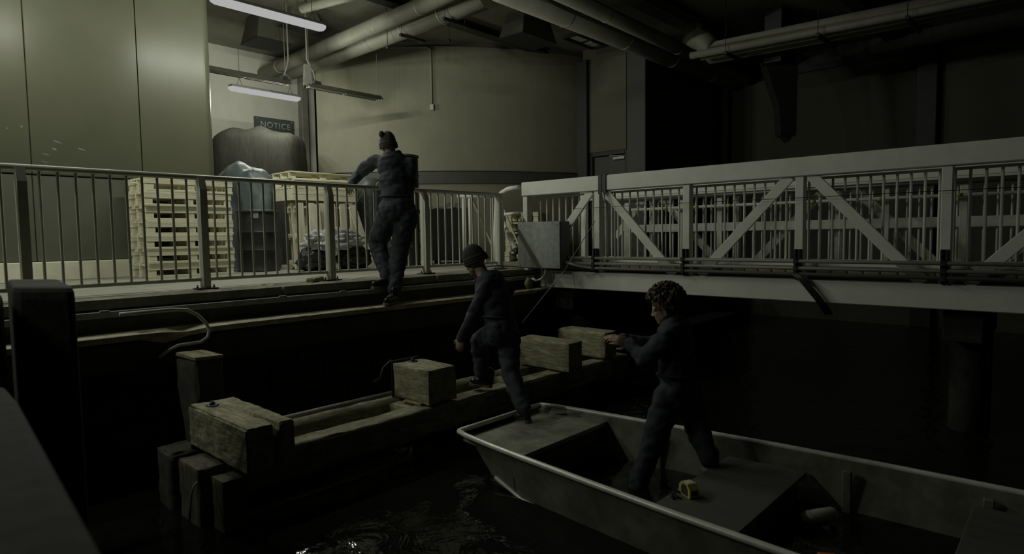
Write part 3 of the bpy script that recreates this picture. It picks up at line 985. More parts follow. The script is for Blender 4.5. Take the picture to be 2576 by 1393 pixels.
# grey bin, leaning planks and oddments right of the person
bn = thing('waste_bin', (7.45, 8.2, 0), 'tall grey waste bin with a pale liner behind the railing', 'bin')
bx, by = 7.50, 8.35
mb = MB()
Mb = Matrix((RH, FH, V((0, 0, 1)))).transposed()
def bpt(u, w, z):
    return V((bx, by, 0)) + Mb @ V((u, w, z))
mb.add([bpt(-.29, -.26, .05), bpt(.29, -.26, .05), bpt(.29, .26, .05), bpt(-.29, .26, .05), bpt(-.37, -.32, .93), bpt(.37, -.32, .93), bpt(.37, .32, .93), bpt(-.37, .32, .93)],
       [(0, 3, 2, 1), (4, 5, 6, 7), (0, 1, 5, 4), (1, 2, 6, 5), (2, 3, 7, 6), (3, 0, 4, 7)])
mb.build('bin_body', 'bin_grey', bn)
for (a, b) in (((-.39, -.34), (.39, -.30)), ((-.39, .30), (.39, .34)), ((-.39, -.30), (-.35, .30)), ((.35, -.30), (.39, .30))):
    c = V(((a[0] + b[0]) / 2, (a[1] + b[1]) / 2, 0.925))
    MB().box(bpt(*c), (b[0] - a[0], b[1] - a[1], 0.05), Mb, 0.006).build('rim', 'bin_grey', bn)
for u in (-.22, .22):
    MB().tube([bpt(u, .2, 0.05), bpt(u + 0.03, .2, 0.05)], 0.05, 12).build('wheel', 'black_rubber', bn)
    MB().box(bpt(u, -.18, 0.026), (0.07, 0.07, 0.05), Mb, 0.005).build('foot', 'black_rubber', bn)
me = bpy.data.meshes.new('liner')
bm = bmesh.new()
bmesh.ops.create_grid(bm, x_segments=18, y_segments=16, size=1.0)
for v_ in bm.verts:
    u, w = v_.co.x * .36, v_.co.y * .31
    e = max(abs(v_.co.x), abs(v_.co.y))
    v_.co = bpt(u, w, 0.955 + 0.10 * max(0, 1 - e ** 2) + 0.045 * nz((u, w, 0), 8, 4))
bm.to_mesh(me)
bm.free()
link('liner', me, 'plastic_film', bn)
for k, (p0, p1, w, lb) in enumerate(((V((8.15, 7.75, 0)), V((7.75, 8.05, 1.2)), 0.10, 'yellowish plank leaning behind the railing right of the grey bin'),
                                     (V((8.25, 7.2, 0)), V((7.95, 7.5, 1.05)), 0.09, 'second yellowish plank leaning near the bridge end'))):
    b_ = thing('plank', p0, lb, 'plank')
    MB().beam(p0 + V((0, 0, 0.01)), p1, w, 0.03, (0.6, -0.8, 0), 0.003).build('board', 'pale_wood_upright', b_)
pd = dup(P0, (8.85, 7.7, 0.0), (0, 0, 0.5), 'dim pallet lowest of the dark stack beyond the bridge end', 'pallets beyond the bridge end')
for k in range(1, 5):
    dup(P0, (8.85 + 0.015 * k, 7.7, 0.177 * k), (0, 0, 0.5 + 0.03 * (k % 2)), ('second', 'third', 'fourth', 'topmost')[k - 1] + ' dim pallet of the dark stack beyond the bridge end', 'pallets beyond the bridge end')
wp = thing('plumbing_stand', (7.6, 7.6, 0), 'white plastic pipes joined in a stand above the grey bin', 'plumbing stand')
w0, w1 = at(1150, 493, 9.7), at(1243, 493, 9.7)
MB().tube([w0, w1], 0.035, 12).build('cross_pipe', 'white_plastic', wp)
for px_ in (1165, 1181, 1238):
    p = at(px_, 493, 9.7)
    MB().tube([(p.x, p.y, 0.0), p], 0.022, 10).build('upright_pipe', 'white_plastic', wp)
# drain rail and strut at the bridge end
hr = thing('hand_rail', (6.62, 6.0, 0), 'bent white tube hand rail joining the railing to the bridge', 'hand rail')
p0, p1 = onx(1306, 471, 6.7), onx(1252, 488, 6.72)
MB().tube([p0 + V((0, 0, 0)), p0.lerp(p1, 0.5) + V((0, 0, 0.025)), p0.lerp(p1, 0.8) + V((0, 0, 0.0)), p1 + V((0, 0.02, -0.06)), V((p1.x, p1.y + 0.06, 0.5)), V((p1.x, p1.y + 0.06, 0.0))], 0.035, 12).build('rail_tube', 'bridge_paint', hr)
MB().tube([onx(1262, 540, 6.66), onx(1310, 535, 6.68)], 0.022, 10).build('lower_tube', 'bridge_paint', hr)
st = thing('strut', (6.5, 5.8, 0), 'slanting pale tube strut between the railing end and the grey box', 'strut')
MB().tube([onx(1262, 555, 6.58), onx(1300, 632, 6.50), onx(1316, 668, 6.46)], [0.036, 0.036, 0.03], 12).build('strut_tube', 'bridge_paint', st)
MB().tube([onx(1297, 626, 6.505), onx(1304, 641, 6.495)], 0.044, 12).build('collar', 'black_iron', st)
lump('rag_bundle', tuple(onx(1330, 712, 6.36)), (0.05, 0.05, 0.075), 4, 'rope', 'knotted pale rag bundle at the foot of the slanting strut', 'rag', 0.4, 3.0, 3, False)
for k, (a, b, c, lb) in enumerate((((1190, 675), (1250, 668), (1322, 672), 'loose cable lying on the quay end nearest the railing'),
                                   ((1230, 690), (1290, 684), (1345, 690), 'loose cable lying on the quay end below the others'),
                                   ((1215, 682), (1275, 676), (1330, 700), 'loose cable between two others on the quay end'))):
    pts = [ony(*a, 5.99 - 0.03 * k), ony(*b, 5.97 - 0.03 * k), ony(*c, 5.90 - 0.03 * k)]
    tag(MB().tube(pts, 0.009, 8).build('cable', 'conduit_grey'), lb, 'cable')

# ------------------------------------------------------------------ footbridge
BX, BX2 = 6.60, 7.98                         # near and far truss
YE, YN = 5.80, -2.9                          # quay end and near end
JT = [4.57, 3.34, 2.11, 0.88, -0.35, -1.58, -2.81]     # panel points
bridge = thing('footbridge', (7.3, 2.0, -0.25), 'pale painted steel truss footbridge spanning the water', 'bridge')
balb = MB().tube([(0, 0, 0.13), (0, 0, 0.985)], 0.0125, 8, False).mesh('baluster')
balb.materials.append(MATS['bridge_paint'])
for side, X in ((0, BX), (1, BX2)):
    s = 1 if side == 0 else -1                 # inwards direction
    MB().span((X, YN, 1.015), (X + 0.14, YE + 0.03, 1.205), 0.008).build('top_chord', 'bridge_paint', bridge)
    MB().span((X, YN, -0.245), (X + 0.14, YE - 0.30, -0.025), 0.008).build('bottom_chord', 'bridge_paint', bridge)
    for y in [YE - 0.02] + JT:
        MB().span((X + 0.02, y - 0.042, -0.025), (X + 0.12, y + 0.042, 1.015), 0.006).build('upright', 'bridge_paint', bridge)
    tops = JT[0::2]
    bots = [YE + 0.15] + JT[1::2]
    for i, yt in enumerate(tops):
        for yb in (bots[i], bots[i + 1] if i + 1 < len(bots) else None):
            if yb is None:
                continue
            sg = 1 if yb > yt else -1
            ye = yb - sg * 0.16
            if yb > YE:
                ye, zb = yt + 0.62, 0.42
            else:
                zb = -0.02
            yt2 = yt + sg * 0.10
            MB().beam((X + 0.045, yt2, 1.02), (X + 0.045, ye, zb), 0.03, 0.105, (0, sg * 0.6, 0.8), 0.004).build('diagonal', 'bridge_paint', bridge)
            MB().beam((X + 0.09, yt2 - sg * 0.02, 1.015), (X + 0.09, ye - sg * 0.02, zb), 0.05, 0.012, (0, sg * 0.6, 0.8)).build('diagonal_web', 'bridge_paint', bridge)
    xr = X + 0.20 if side == 0 else X - 0.06
    MB().span((xr - 0.02, YN, 0.985), (xr + 0.02, YE - 0.06, 1.01), 0.004).build('guard_rail', 'bridge_paint', bridge)
    MB().span((xr - 0.02, YN, 0.105), (xr + 0.02, YE - 0.06, 0.135), 0.004).build('guard_rail', 'bridge_paint', bridge)
    k = 0
    y = YE - 0.16
    while y > YN:
        share('baluster', balb, (xr, y, 0), bridge)
        y -= 0.1115
    if side == 1:
        MB().span((xr - 0.05, YN, 0.485), (xr - 0.025, YE - 0.9, 0.595), 0.004).build('kick_plate', 'bridge_paint', bridge)
        for k_, yy in enumerate((4.9, 4.05, 3.5, 2.5, 1.6, 0.9)):
            MB().span((xr - 0.055, yy - 0.035, 0.12), (xr - 0.03, yy + 0.035, 0.95), 0.003).build('inner_strip', 'bridge_paint', bridge)
# deck planks and cross beams
dk = MB().box((0, 0, 0), (1.24, 0.135, 0.04), None, 0.006).mesh('deck_plank')
dk.materials.append(MATS['old_timber'])
y = YE - 0.12
while y > YN:
    share('deck_plank', dk, (7.36, y, 0.055), bridge)
    y -= 0.145
for y in JT:
    MB().span((BX + 0.14, y - 0.05, -0.18), (BX2, y + 0.05, 0.03), 0.004).build('cross_beam', 'bridge_paint', bridge)
# far side pipe run
ph = thing('pipe', (7.7, 2.0, 0.8), 'pale pipe with yellow bands along the inside of the far bridge railing', 'pipe')
MB().tube([(7.80, YN, 0.81), (7.80, 4.9, 0.81)], 0.020, 10).build('pipe_body', 'white_plastic', ph)
for y in (4.2, 3.75, 3.3, 2.85, 2.3, 1.6, 0.9):
    MB().tube([(7.80, y, 0.81), (7.80, y + 0.07, 0.81)], 0.022, 10).build('yellow_band', 'yellow_plastic', ph)
pg = thing('pipe', (7.86, 2.0, 0.9), 'dark round pipe under the far top chord of the bridge', 'pipe')
MB().tube([(7.85, YN, 0.955), (7.85, 5.2, 0.955)], 0.03, 10).build('pipe_body', 'drum_rim', pg)
# conduits along the near face with clamps
for k, z in enumerate((0.165, 0.095, 0.035)):
    lb = ('upper', 'middle', 'lowest')[k] + ' of three grey conduits along the near side of the bridge'
    cdt = thing('conduit', (BX - 0.05, 2.0, z), lb, 'conduit', 'conduits on the bridge')
    y1 = (4.98, 4.98, 4.6)[k]
    MB().tube([(BX - 0.055, YN, z), (BX - 0.055, y1, z)] + ([(BX - 0.075, 4.7, 0.045), (BX - 0.12, 4.82, 0.07), (BX - 0.13, 4.95, 0.11)] if k == 2 else []), 0.019, 10).build('conduit_tube', 'conduit_grey', cdt)
    for y in JT:
        MB().span((BX - 0.082, y - 0.02, z - 0.026), (BX - 0.028, y + 0.02, z + 0.026), 0.003).build('clamp', 'black_iron', cdt)
for k_, y in enumerate(JT[:5]):
    o = thing('channel_bracket', (BX, y, 0.1), ('first', 'second', 'third', 'fourth', 'fifth')[k_] + ' black channel bracket from the grey box, holding the bridge conduits', 'bracket', 'conduit brackets')
    for dx in (-0.020, 0.020):
        MB().span((BX - 0.03, y + dx - 0.009, -0.02), (BX + 0.019, y + dx + 0.009, 0.285), 0.002).build('flange', 'black_iron', o)
    MB().span((BX + 0.006, y - 0.0105, -0.02), (BX + 0.019, y + 0.0105, 0.285)).build('web', 'black_iron', o)
# grey electrical box
eb = thing('electrical_box', (6.4, 5.4, 0.0), 'grey steel electrical box on the end of the bridge', 'box')
MB().span((6.40, 4.98, 0.02), (6.595, 5.72, 0.645), 0.010).build('box_body', 'bin_grey', eb)
MB().span((6.385, 4.985, 0.026), (6.399, 5.715, 0.640), 0.005).build('box_lid', 'galvanised', eb)
for yy, zz in ((5.03, 0.06), (5.67, 0.06), (5.03, 0.60), (5.67, 0.60)):
    MB().lathe((6.384, yy, zz), [(0.009, 0), (0.009, 0.004), (0.004, 0.005)], 8, Matrix.Rotation(math.radians(-90), 3, 'Y')).build('screw', 'galvanised', eb)
MB().tube([(6.45, 5.28, 0.02), (6.44, 5.28, -0.06), (6.43, 5.33, -0.12), (6.43, 5.43, -0.15), (6.43, 5.5, -0.12)], 0.016, 10).build('bent_cable', 'white_plastic', eb)
# black strap over the top chord, wires and cables
sp = thing('strap', (6.6, 4.47, 1.1), 'black strap hanging over the top chord of the bridge', 'strap')
for dy in (-0.035, 0.03):
    MB().span((BX - 0.012, 4.47 + dy - 0.026, 0.97), (BX - 0.002, 4.47 + dy + 0.026, 1.215), 0.002).build('strap_band', 'black_rubber', sp)
MB().span((BX - 0.012, 4.405, 1.207), (BX + 0.15, 4.53, 1.217), 0.002).build('strap_top', 'black_rubber', sp)
MB().tube([(BX - 0.02, 4.44, 0.98), (BX - 0.03, 4.42, 0.90), (BX - 0.025, 4.39, 0.85)], 0.014, 8).build('hook', 'galvanised', sp)
tag(MB().tube([onx(1497, 555, 6.52), onx(1420, 680, 6.45), ony(1313, 812, 4.95)], 0.005, 6).build('steel_wire', 'galvanised'), 'thin steel wire slanting from the bridge down to the fender timbers', 'wire')
tag(MB().tube([onx(1440, 525, 6.57), onx(1713, 511, 6.565), onx(2000, 498, 6.565), onx(2576, 470, 6.565)], 0.0035, 6).build('wire', 'black_iron'), 'thin black wire strung along the near side of the bridge', 'wire')
cb = thing('cable_bundle', (6.5, 2.1, 0.0), 'dark cable bundle slanting under the bridge', 'cable')
for k in range(3):
    MB().tube([onx(1994 + 6 * k, 688, 6.53), onx(2012 + 6 * k, 703, 6.52), onx(2052 + 7 * k, 752, 6.54), onx(2078 + 7 * k, 790, 6.62)], 0.014, 8).build('cable', 'black_rubber', cb)
# piers below the bridge
for (y, lb) in ((5.2, 'dark timber pier under the quay end of the bridge'), (0.75, 'dark timber pier under the middle of the bridge')):
    p = thing('bridge_pier', (7.35, y, -2.0), lb, 'pier')
    MB().span((6.75, y - 0.15, -0.55), (7.95, y + 0.15, -0.25), 0.01).build('cap_beam', 'edge_timber', p)
    for x in (7.15, 7.75):
        MB().tube([(x, y, -2.2), (x, y, -0.55)], 0.14, 14).build('pile', 'edge_timber', p)

# ------------------------------------------------------------------ fender frame of timbers
def timber(name, c, size, seed, label, m='old_timber', rz=0.0, amp=0.008, wear=0.018, cuts=9, gouge=None, cat='timber', fr=9.0, group=None):
    t = thing(name, (c[0], c[1], c[2] - size[2] / 2), label, cat, group)
    me = rough_block(size, seed, cuts, amp, wear, fr, gouge)
    me.materials.append(MATS[m])
    o = share('timber_body', me, c, t, (0, 0, rz))
    return t


RZ = -1.0


def rail_gouge(p):
    return p


timber('fender_rail', (4.19, 4.175, RZ - 0.128), (4.84, 0.20, 0.24), 31, 'long near timber rail of the fender frame over the water', 'rail_timber', 0.0, 0.009, 0.018)
timber('fender_rail', (4.21, 4.62, RZ - 0.128), (4.88, 0.19, 0.24), 32, 'long far timber rail of the fender frame nearer the quay', 'rail_timber', 0.0, 0.009, 0.018)
tag(MB().tube([(1.9, 4.78, RZ - 0.02), (3.0, 4.77, RZ - 0.02), (3.6, 4.76, RZ - 0.02)], 0.035, 12).build('steel_pipe', 'conduit_grey'), 'slim pipe lying behind the far rail of the fender frame', 'pipe')
for i, (x, lb) in enumerate(((3.36, 'small cross tie under the notched middle block'), (4.7, 'small cross tie between the rails by the stepping person'))):
    timber('cross_tie', (x, 4.40, RZ - 0.10), (0.13, 0.25, 0.17), 40 + i, lb, 'old_timber', 0.0, 0.005, 0.01, 6)


def split1(p):
    # the near end of the first block is split down the grain
    if p.y < 0.05 and abs(p.x - 0.035) < 0.024:
        k = max(0, (0.05 - p.y) / 0.45)
        p.z -= 0.13 * k * (1 - abs(p.x - 0.035) / 0.024) if p.z > 0 else 0
        if p.y < -0.40:
            p.y += 0.05 * (1 - abs(p.x - 0.035) / 0.024)
    return p


def bolt(parent, c):
    o = MB().lathe(c, [(0.045, -0.005), (0.045, 0.006), (0.030, 0.010), (0.024, 0.008)], 16).build('washer', 'black_iron', parent)
    MB().lathe((c[0], c[1], c[2] + 0.008), [(0.020, 0.0), (0.020, 0.016), (0.009, 0.017), (0.009, 0.026)], 6).build('nut', 'black_iron', o)


def strap_end(parent, x0, x1, y, z0, z1):
    MB().span((x0, y, z0), (x1, y + 0.02, z1), 0.004).build('iron_strap', 'black_iron', parent)
    MB().tube([(x0 + 0.02, y + 0.03, z1), (x0 - 0.05, y + 0.06, z1 - 0.06), (x0 - 0.08, y + 0.08, z1 - 0.16), (x0 - 0.14, y + 0.10, z1 - 0.18)], 0.012, 8).build('iron_hook', 'black_iron', parent)


t1 = timber('fender_block', (1.815, 4.18, RZ + 0.150), (0.32, 0.90, 0.285), 51, 'split timber block nearest the camera on the fender frame', 'old_timber', 0.0, 0.008, 0.022, 27, split1, 'timber block', 9.0)
bolt(t1, (1.76, 4.48, RZ + 0.293))
MB().span((1.66, 4.62, RZ - 0.1), (1.98, 4.64, RZ + 0.24), 0.004).build('iron_strap', 'black_iron', t1)
t2 = timber('fender_block', (3.56, 4.335, RZ + 0.163), (0.33, 0.50, 0.31), 52, 'squared timber block with a bolt hole by the stepping person', 'old_timber', 0.0, 0.004, 0.012, 13, None, 'timber block', 7.0)
bolt(t2, (3.56, 4.50, RZ + 0.319))
strap_end(t2, 3.40, 3.72, 4.60, RZ + 0.0, RZ + 0.335)
t3 = timber('fender_block', (5.32, 4.32, RZ + 0.163), (0.25, 0.74, 0.31), 53, 'timber block right of the stepping person on the fender frame', 'old_timber', 0.0, 0.005, 0.012, 13, None, 'timber block', 7.0)
t4 = timber('fender_block', (6.15, 4.40, RZ + 0.163), (0.25, 0.70, 0.31), 54, 'farthest timber block of the fender frame beside the outstretched hand', 'old_timber', 0.0, 0.006, 0.016, 13, None, 'timber block', 7.0)
timber('shim_board', (3.45, 4.30, RZ + 0.006), (0.16, 0.22, 0.02), 55, 'thin wood shim under the squared timber block', 'old_timber', 0.1, 0.002, 0.003, 5)
# stepped timber ends left of the first block
timber('timber_post', (1.63, 4.35, RZ - 0.43), (0.20, 0.34, 0.80), 61, 'squared timber post under the back end of the split block', 'wet_timber', 0.0, 0.006, 0.012, 9)
timber('timber_post', (1.62, 4.74, RZ - 0.44), (0.22, 0.28, 0.84), 62, 'dark timber post farthest behind the split block', 'dark_timber', 0.0, 0.008, 0.02, 9)
timber('timber_post', (1.68, 4.06, RZ - 0.46), (0.16, 0.17, 0.76), 63, 'short timber post under the middle of the split block', 'wet_timber', 0.0, 0.005, 0.01, 7)
rp = thing('rope', (1.45, 4.1, RZ), 'thin rope hanging from the timber post by the split block', 'rope')
MB().tube([ony(497, 1212, 4.12), ony(488, 1222, 4.11), ony(482, 1240, 4.10), ony(479, 1275, 4.10), ony(477, 1310, 4.10)], 0.007, 8).build('rope_line', 'rope', rp)
# square pile with a hose
timber('timber_pile', (1.96, 5.2, -1.265), (0.23, 0.34, 1.57), 71, 'lone squared timber pile standing before the quay wall', 'dark_timber', 0.08, 0.008, 0.02, 9)  # dark colour carries the shade on the pile sides
me = rough_block((0.228, 0.335, 0.03), 72, 7, 0.003, 0.006, 12)
me.materials.append(MATS['old_timber'])
share('lit_top', me, (1.96, 5.2, -0.463), [q for q in bpy.data.objects if q.name.startswith('timber_pile')][0], (0.02, 0.05, 0.08))  # paler top board added to show light falling on the pile
hs = [ony(*p, 5.45) for p in ((300, 790), (380, 783), (430, 778), (470, 779), (497, 792), (518, 812), (527, 830), (522, 848), (505, 860), (478, 864), (450, 868), (425, 880), (400, 900))]
tag(MB().tube(hs, 0.014, 10).build('hose', 'white_plastic'), 'pale hose curling over the timber wale above the lone pile', 'hose')
# frayed rope fender under the near rail
rf = thing('rope_fender', (3.35, 3.98, -1.4), 'frayed knotted rope fender hanging low on the near rail', 'rope fender')
c0 = ony(1012, 1140, 4.02)
for k in range(16):
    a = k * 1.7
    p = c0 + RH * (0.07 * math.sin(a * 1.3)) + V((0, 0, 0.05 * math.cos(a)))
    q = p + RH * random.uniform(-0.05, 0.05) + V((0, 0, random.uniform(-0.07, 0.0)))
    MB().tube([p, p.lerp(q, 0.5) + FH * -0.03, q], [0.011, 0.013, 0.006], 7).build('strand', 'rope', rf)
MB().tube([c0 + V((0, 0, 0.04)), c0 + V((0.02, 0.02, 0.12)), V((c0.x + 0.02, 4.06, -1.1))], 0.006, 8).build('hanging_line', 'rope', rf)
MB().lathe(tuple(ony(1012, 1195, 3.99)), [(0.10, -0.12), (0.115, -0.06), (0.115, 0.0), (0.10, 0.05), (0.05, 0.07)], 20).build('fender_body', 'black_rubber', rf)

# ------------------------------------------------------------------ dark foreground timbers
def fg_timber(name, corners, z0, z1, m, label, cat):
    """timber with rounded upright edges and top, from four plan corners"""
    cx = sum(c[0] for c in corners) / 4
    cy = sum(c[1] for c in corners) / 4
    o = thing(name, (cx, cy, z0), label, cat)
    rings = []
    for zz, sc in ((z0, 1.0), (z1 - 0.06, 1.0), (z1 - 0.025, 0.985), (z1 - 0.007, 0.95), (z1, 0.88)):
        ring = []
        for i in range(4):
            a, b, c = V((*corners[i - 1], 0)), V((*corners[i], 0)), V((*corners[(i + 1) % 4], 0))
            for t in (0.14, 0.06):
                ring.append(b.lerp(a, t) if t == 0.14 else b.lerp(a, 0.05).lerp(b.lerp(c, 0.05), 0.35))
            ring += [b.lerp(a, 0.05).lerp(b.lerp(c, 0.05), 0.65), b.lerp(c, 0.14)]
        rings.append([(cx + (p.x - cx) * sc, cy + (p.y - cy) * sc, zz) for p in ring])
    n = len(rings[0])
    vs_ = [p for r_ in rings for p in r_]
    fs_ = [(i * n + k, i * n + (k + 1) % n, (i + 1) * n + (k + 1) % n, (i + 1) * n + k) for i in range(len(rings) - 1) for k in range(n)]
    fs_ += [tuple(range(n))[::-1], tuple((len(rings) - 1) * n + k for k in range(n))]
    MB().add(vs_, fs_, False).build('timber_body', m, o)
    return o


zt = 0.24
c = [onz(28, 722, zt), onz(192, 722, zt)]
dv = V((0.12, 0.92, 0))
cn_ = [(c[0].x, c[0].y), (c[1].x, c[1].y), (c[1].x + dv.x, c[1].y + dv.y), (c[0].x + dv.x, c[0].y + dv.y)]
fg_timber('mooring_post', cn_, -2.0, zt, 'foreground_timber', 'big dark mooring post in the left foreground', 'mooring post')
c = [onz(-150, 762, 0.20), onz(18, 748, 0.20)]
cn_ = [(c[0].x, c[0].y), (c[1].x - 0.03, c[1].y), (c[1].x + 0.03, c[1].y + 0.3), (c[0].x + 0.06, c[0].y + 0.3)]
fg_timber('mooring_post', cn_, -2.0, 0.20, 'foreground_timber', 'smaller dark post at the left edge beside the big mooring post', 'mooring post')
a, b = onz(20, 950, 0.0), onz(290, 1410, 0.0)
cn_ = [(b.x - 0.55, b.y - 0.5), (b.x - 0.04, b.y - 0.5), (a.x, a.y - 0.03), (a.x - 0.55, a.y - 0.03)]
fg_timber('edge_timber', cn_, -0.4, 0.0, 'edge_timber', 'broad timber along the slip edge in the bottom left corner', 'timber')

# ------------------------------------------------------------------ boat
boat = thing('boat', (3.82, 1.5, -1.56), 'flat aluminium boat lying at the fender frame', 'boat')
GZ, FZ = -1.10, -1.55
ST = [(3.62, 0.50, 0.34, 0.0), (3.50, 0.54, 0.42, -0.12), (3.2, 0.585, 0.50, -0.33), (2.9, 0.62, 0.55, -0.42), (2.3, 0.68, 0.60, -0.45), (1.6, 0.745, 0.66, -0.45), (0.9, 0.79, 0.70, -0.45), (0.2, 0.81, 0.72, -0.45), (-0.6, 0.81, 0.72, -0.45)]
BCX = 3.82


def hull(inner):
    vs_, fs_ = [], []
    for (y, g, f, dz) in ST:
        k = 0.012 if inner else 0.0
        zf = GZ + dz if dz < 0 else GZ - 0.06
        zf += k
        row = [(-g + k, GZ), (-(g + f) / 2 + k, (GZ + zf) / 2), (-f + k, zf), (-f * 0.5, zf), (0, zf), (f * 0.5, zf), (f - k, zf), ((g + f) / 2 - k, (GZ + zf) / 2), (g - k, GZ)]
        vs_ += [(BCX + x, y, z) for x, z in row]
    n = 9
    for i in range(len(ST) - 1):
        for k in range(n - 1):
            fs_.append((i * n + k, i * n + k + 1, (i + 1) * n + k + 1, (i + 1) * n + k))
    e = (len(ST) - 1) * n
    fs_.append(tuple(range(n)))
    fs_.append(tuple(e + k for k in range(n))[::-1])
    return vs_, fs_


v_, f_ = hull(False)
MB().add(v_, f_, False).build('hull', 'hull_metal', boat)
v_, f_ = hull(True)
ih = MB().add(v_, f_, False)
ih.build('hull_lining', 'hull_metal', boat)
for s, nm in ((-1, 'gunwale'), (1, 'gunwale')):
    MB().tube([(BCX + s * (g + 0.008), y, GZ + 0.006) for (y, g, f, dz) in ST], 0.021, 10).build(nm, 'gunwale_metal', boat)
    MB().tube([(BCX + s * (((g * 0.22 + f * 0.78)) + 0.012), y, GZ + (dz * 0.78 if dz < 0 else -0.05)) for (y, g, f, dz) in ST[2:]], 0.013, 8).build('spray_rail', 'gunwale_metal', boat)
    for y in (2.45, 1.1, 0.35):
        g = 0.66 + (2.45 - y) * 0.07
        MB().box((BCX + s * (g - 0.075), y, GZ - 0.24), (0.035, 0.055, 0.40), None, 0.006).build('side_rib', 'hull_metal', boat)
MB().tube([(BCX + s * 0.508, 3.625, GZ + 0.006) for s in (-1, -0.5, 0, 0.5, 1)], 0.021, 10).build('bow_rail', 'gunwale_metal', boat)
fl = MB().add([(BCX - 0.52, 2.92, FZ + 0.02), (BCX + 0.52, 2.92, FZ + 0.02), (BCX + 0.69, -0.55, FZ + 0.02), (BCX - 0.69, -0.55, FZ + 0.02), (BCX - 0.52, 2.92, FZ + 0.005), (BCX + 0.52, 2.92, FZ + 0.005), (BCX + 0.69, -0.55, FZ + 0.005), (BCX - 0.69, -0.55, FZ + 0.005)],
              [(0, 1, 2, 3), (4, 7, 6, 5), (0, 4, 5, 1), (1, 5, 6, 2), (2, 6, 7, 3), (3, 7, 4, 0)]).build('floor_pan', 'boat_floor', boat)
for y in (2.7, 2.3, 1.0, 0.5):
    MB().box((BCX, y, FZ + 0.03), (1.1, 0.04, 0.02), None, 0.004).build('floor_rib', 'boat_floor', boat)
# bow deck
dkz = -1.145
MB().add([(BCX - 0.50, 3.58, dkz), (BCX + 0.50, 3.58, dkz), (BCX + 0.605, 2.96, dkz), (BCX - 0.605, 2.96, dkz),
          (BCX - 0.50, 3.58, dkz - 0.02), (BCX + 0.50, 3.58, dkz - 0.02), (BCX + 0.60, 2.96, dkz - 0.02), (BCX - 0.60, 2.96, dkz - 0.02)],
         [(0, 1, 2, 3), (4, 7, 6, 5), (0, 4, 5, 1), (1, 5, 6, 2), (2, 6, 7, 3), (3, 7, 4, 0)]).build('bow_deck', 'aluminium', boat)
MB().add([(BCX - 0.60, 2.965, dkz - 0.02), (BCX + 0.60, 2.965, dkz - 0.02), (BCX + 0.54, 2.985, FZ + 0.02), (BCX - 0.54, 2.985, FZ + 0.02)], [(0, 1, 2, 3)]).build('deck_bulkhead', 'boat_floor', boat)
MB().span((BCX - 0.60, 2.945, dkz - 0.03), (BCX + 0.60, 2.968, dkz + 0.006), 0.004).build('deck_lip', 'aluminium', boat)
# middle bench
bz = -1.215
MB().add([(BCX - 0.66, 1.90, bz), (BCX + 0.64, 1.90, bz), (BCX + 0.69, 1.36, bz), (BCX - 0.69, 1.36, bz),
          (BCX - 0.66, 1.90, bz - 0.03), (BCX + 0.64, 1.90, bz - 0.03), (BCX + 0.69, 1.36, bz - 0.03), (BCX - 0.69, 1.36, bz - 0.03)],
         [(0, 1, 2, 3), (4, 7, 6, 5), (0, 4, 5, 1), (1, 5, 6, 2), (2, 6, 7, 3), (3, 7, 4, 0)]).build('bench_top', 'bench_board', boat)
for y in (1.40, 1.86):
    MB().add([(BCX - 0.65, y, bz - 0.03), (BCX + 0.65, y, bz - 0.03), (BCX + 0.6, y, FZ + 0.02), (BCX - 0.6, y, FZ + 0.02)], [(0, 1, 2, 3)]).build('bench_side', 'boat_floor', boat)
# stern bench
MB().span((BCX - 0.70, -0.1, bz), (BCX + 0.70, 0.42, bz + 0.03), 0.005).build('stern_bench', 'bench_board', boat)
MB().span((BCX - 0.62, 0.40, FZ + 0.02), (BCX + 0.62, 0.415, bz)).build('bench_side', 'boat_floor', boat)

# things lying in the boat
tl = thing('tape_measure', onz(1735, 1232, bz), 'yellow tape measure with a black wrist strap on the boat bench', 'tape measure')
q = onz(1733, 1246, bz)
Mt = Matrix.Rotation(math.radians(62), 3, 'Z')
def tp(u, w, z):
    return q + Mt @ V((u, w, z))
mb = MB()
prof = [(-.055, .003), (.045, .003), (.058, .02), (.058, .06), (.035, .088), (-.03, .088), (-.058, .055), (-.058, .012)]
mb.prism([tp(u, -0.034, z) for u, z in prof], 0, Mt @ V((0, 0.068, 0)))
mb.build('case', 'yellow_plastic', tl)
MB().prism([tp(u * 0.62, -0.0352, 0.008 + z * 0.8) for u, z in prof], 0, Mt @ V((0, 0.0704, 0))).build('side_plate', 'drum_rim', tl)
MB().box(tp(-0.0585, 0, 0.034), (0.004, 0.040, 0.030), Mt, 0.001).build('end_plate', 'black_rubber', tl)
MB().box(tp(0, 0, 0.0885), (0.045, 0.04, 0.004), Mt, 0.001).build('label_plate', 'white_plastic', tl)
s0 = [onz(1712, 1238, bz + 0.01), onz(1695, 1232, bz + 0.012), onz(1686, 1240, bz + 0.008), onz(1694, 1254, bz + 0.008), onz(1714, 1252, bz + 0.008), onz(1700, 1246, bz + 0.010), onz(1688, 1250, bz + 0.010)]
MB().tube(s0, 0.006, 6).build('wrist_strap', 'black_rubber', tl)
q = onz(2062, 1297, -1.36)
wb_ = thing('boat_fender', q, 'white rounded fender lying behind the boat bench', 'boat fender')
ax = (onz(2105, 1290, -1.36) - onz(2022, 1303, -1.36)).normalized()
ctr = onz(2062, 1296, -1.36)
MB().tube([ctr + ax * t for t in (-.13, -.12, -.09, .09, .12, .13)], [0.012, 0.032, 0.043, 0.043, 0.032, 0.012], 14).build('fender_body', 'white_plastic', wb_)
MB().box(ctr - V((0, 0, 0.115)), (0.16, 0.12, 0.15), Matrix.Rotation(0.4, 3, 'Z'), 0.01).build('fender_chock', 'boat_floor', wb_)
q = onz(2092, 1400, -1.2)
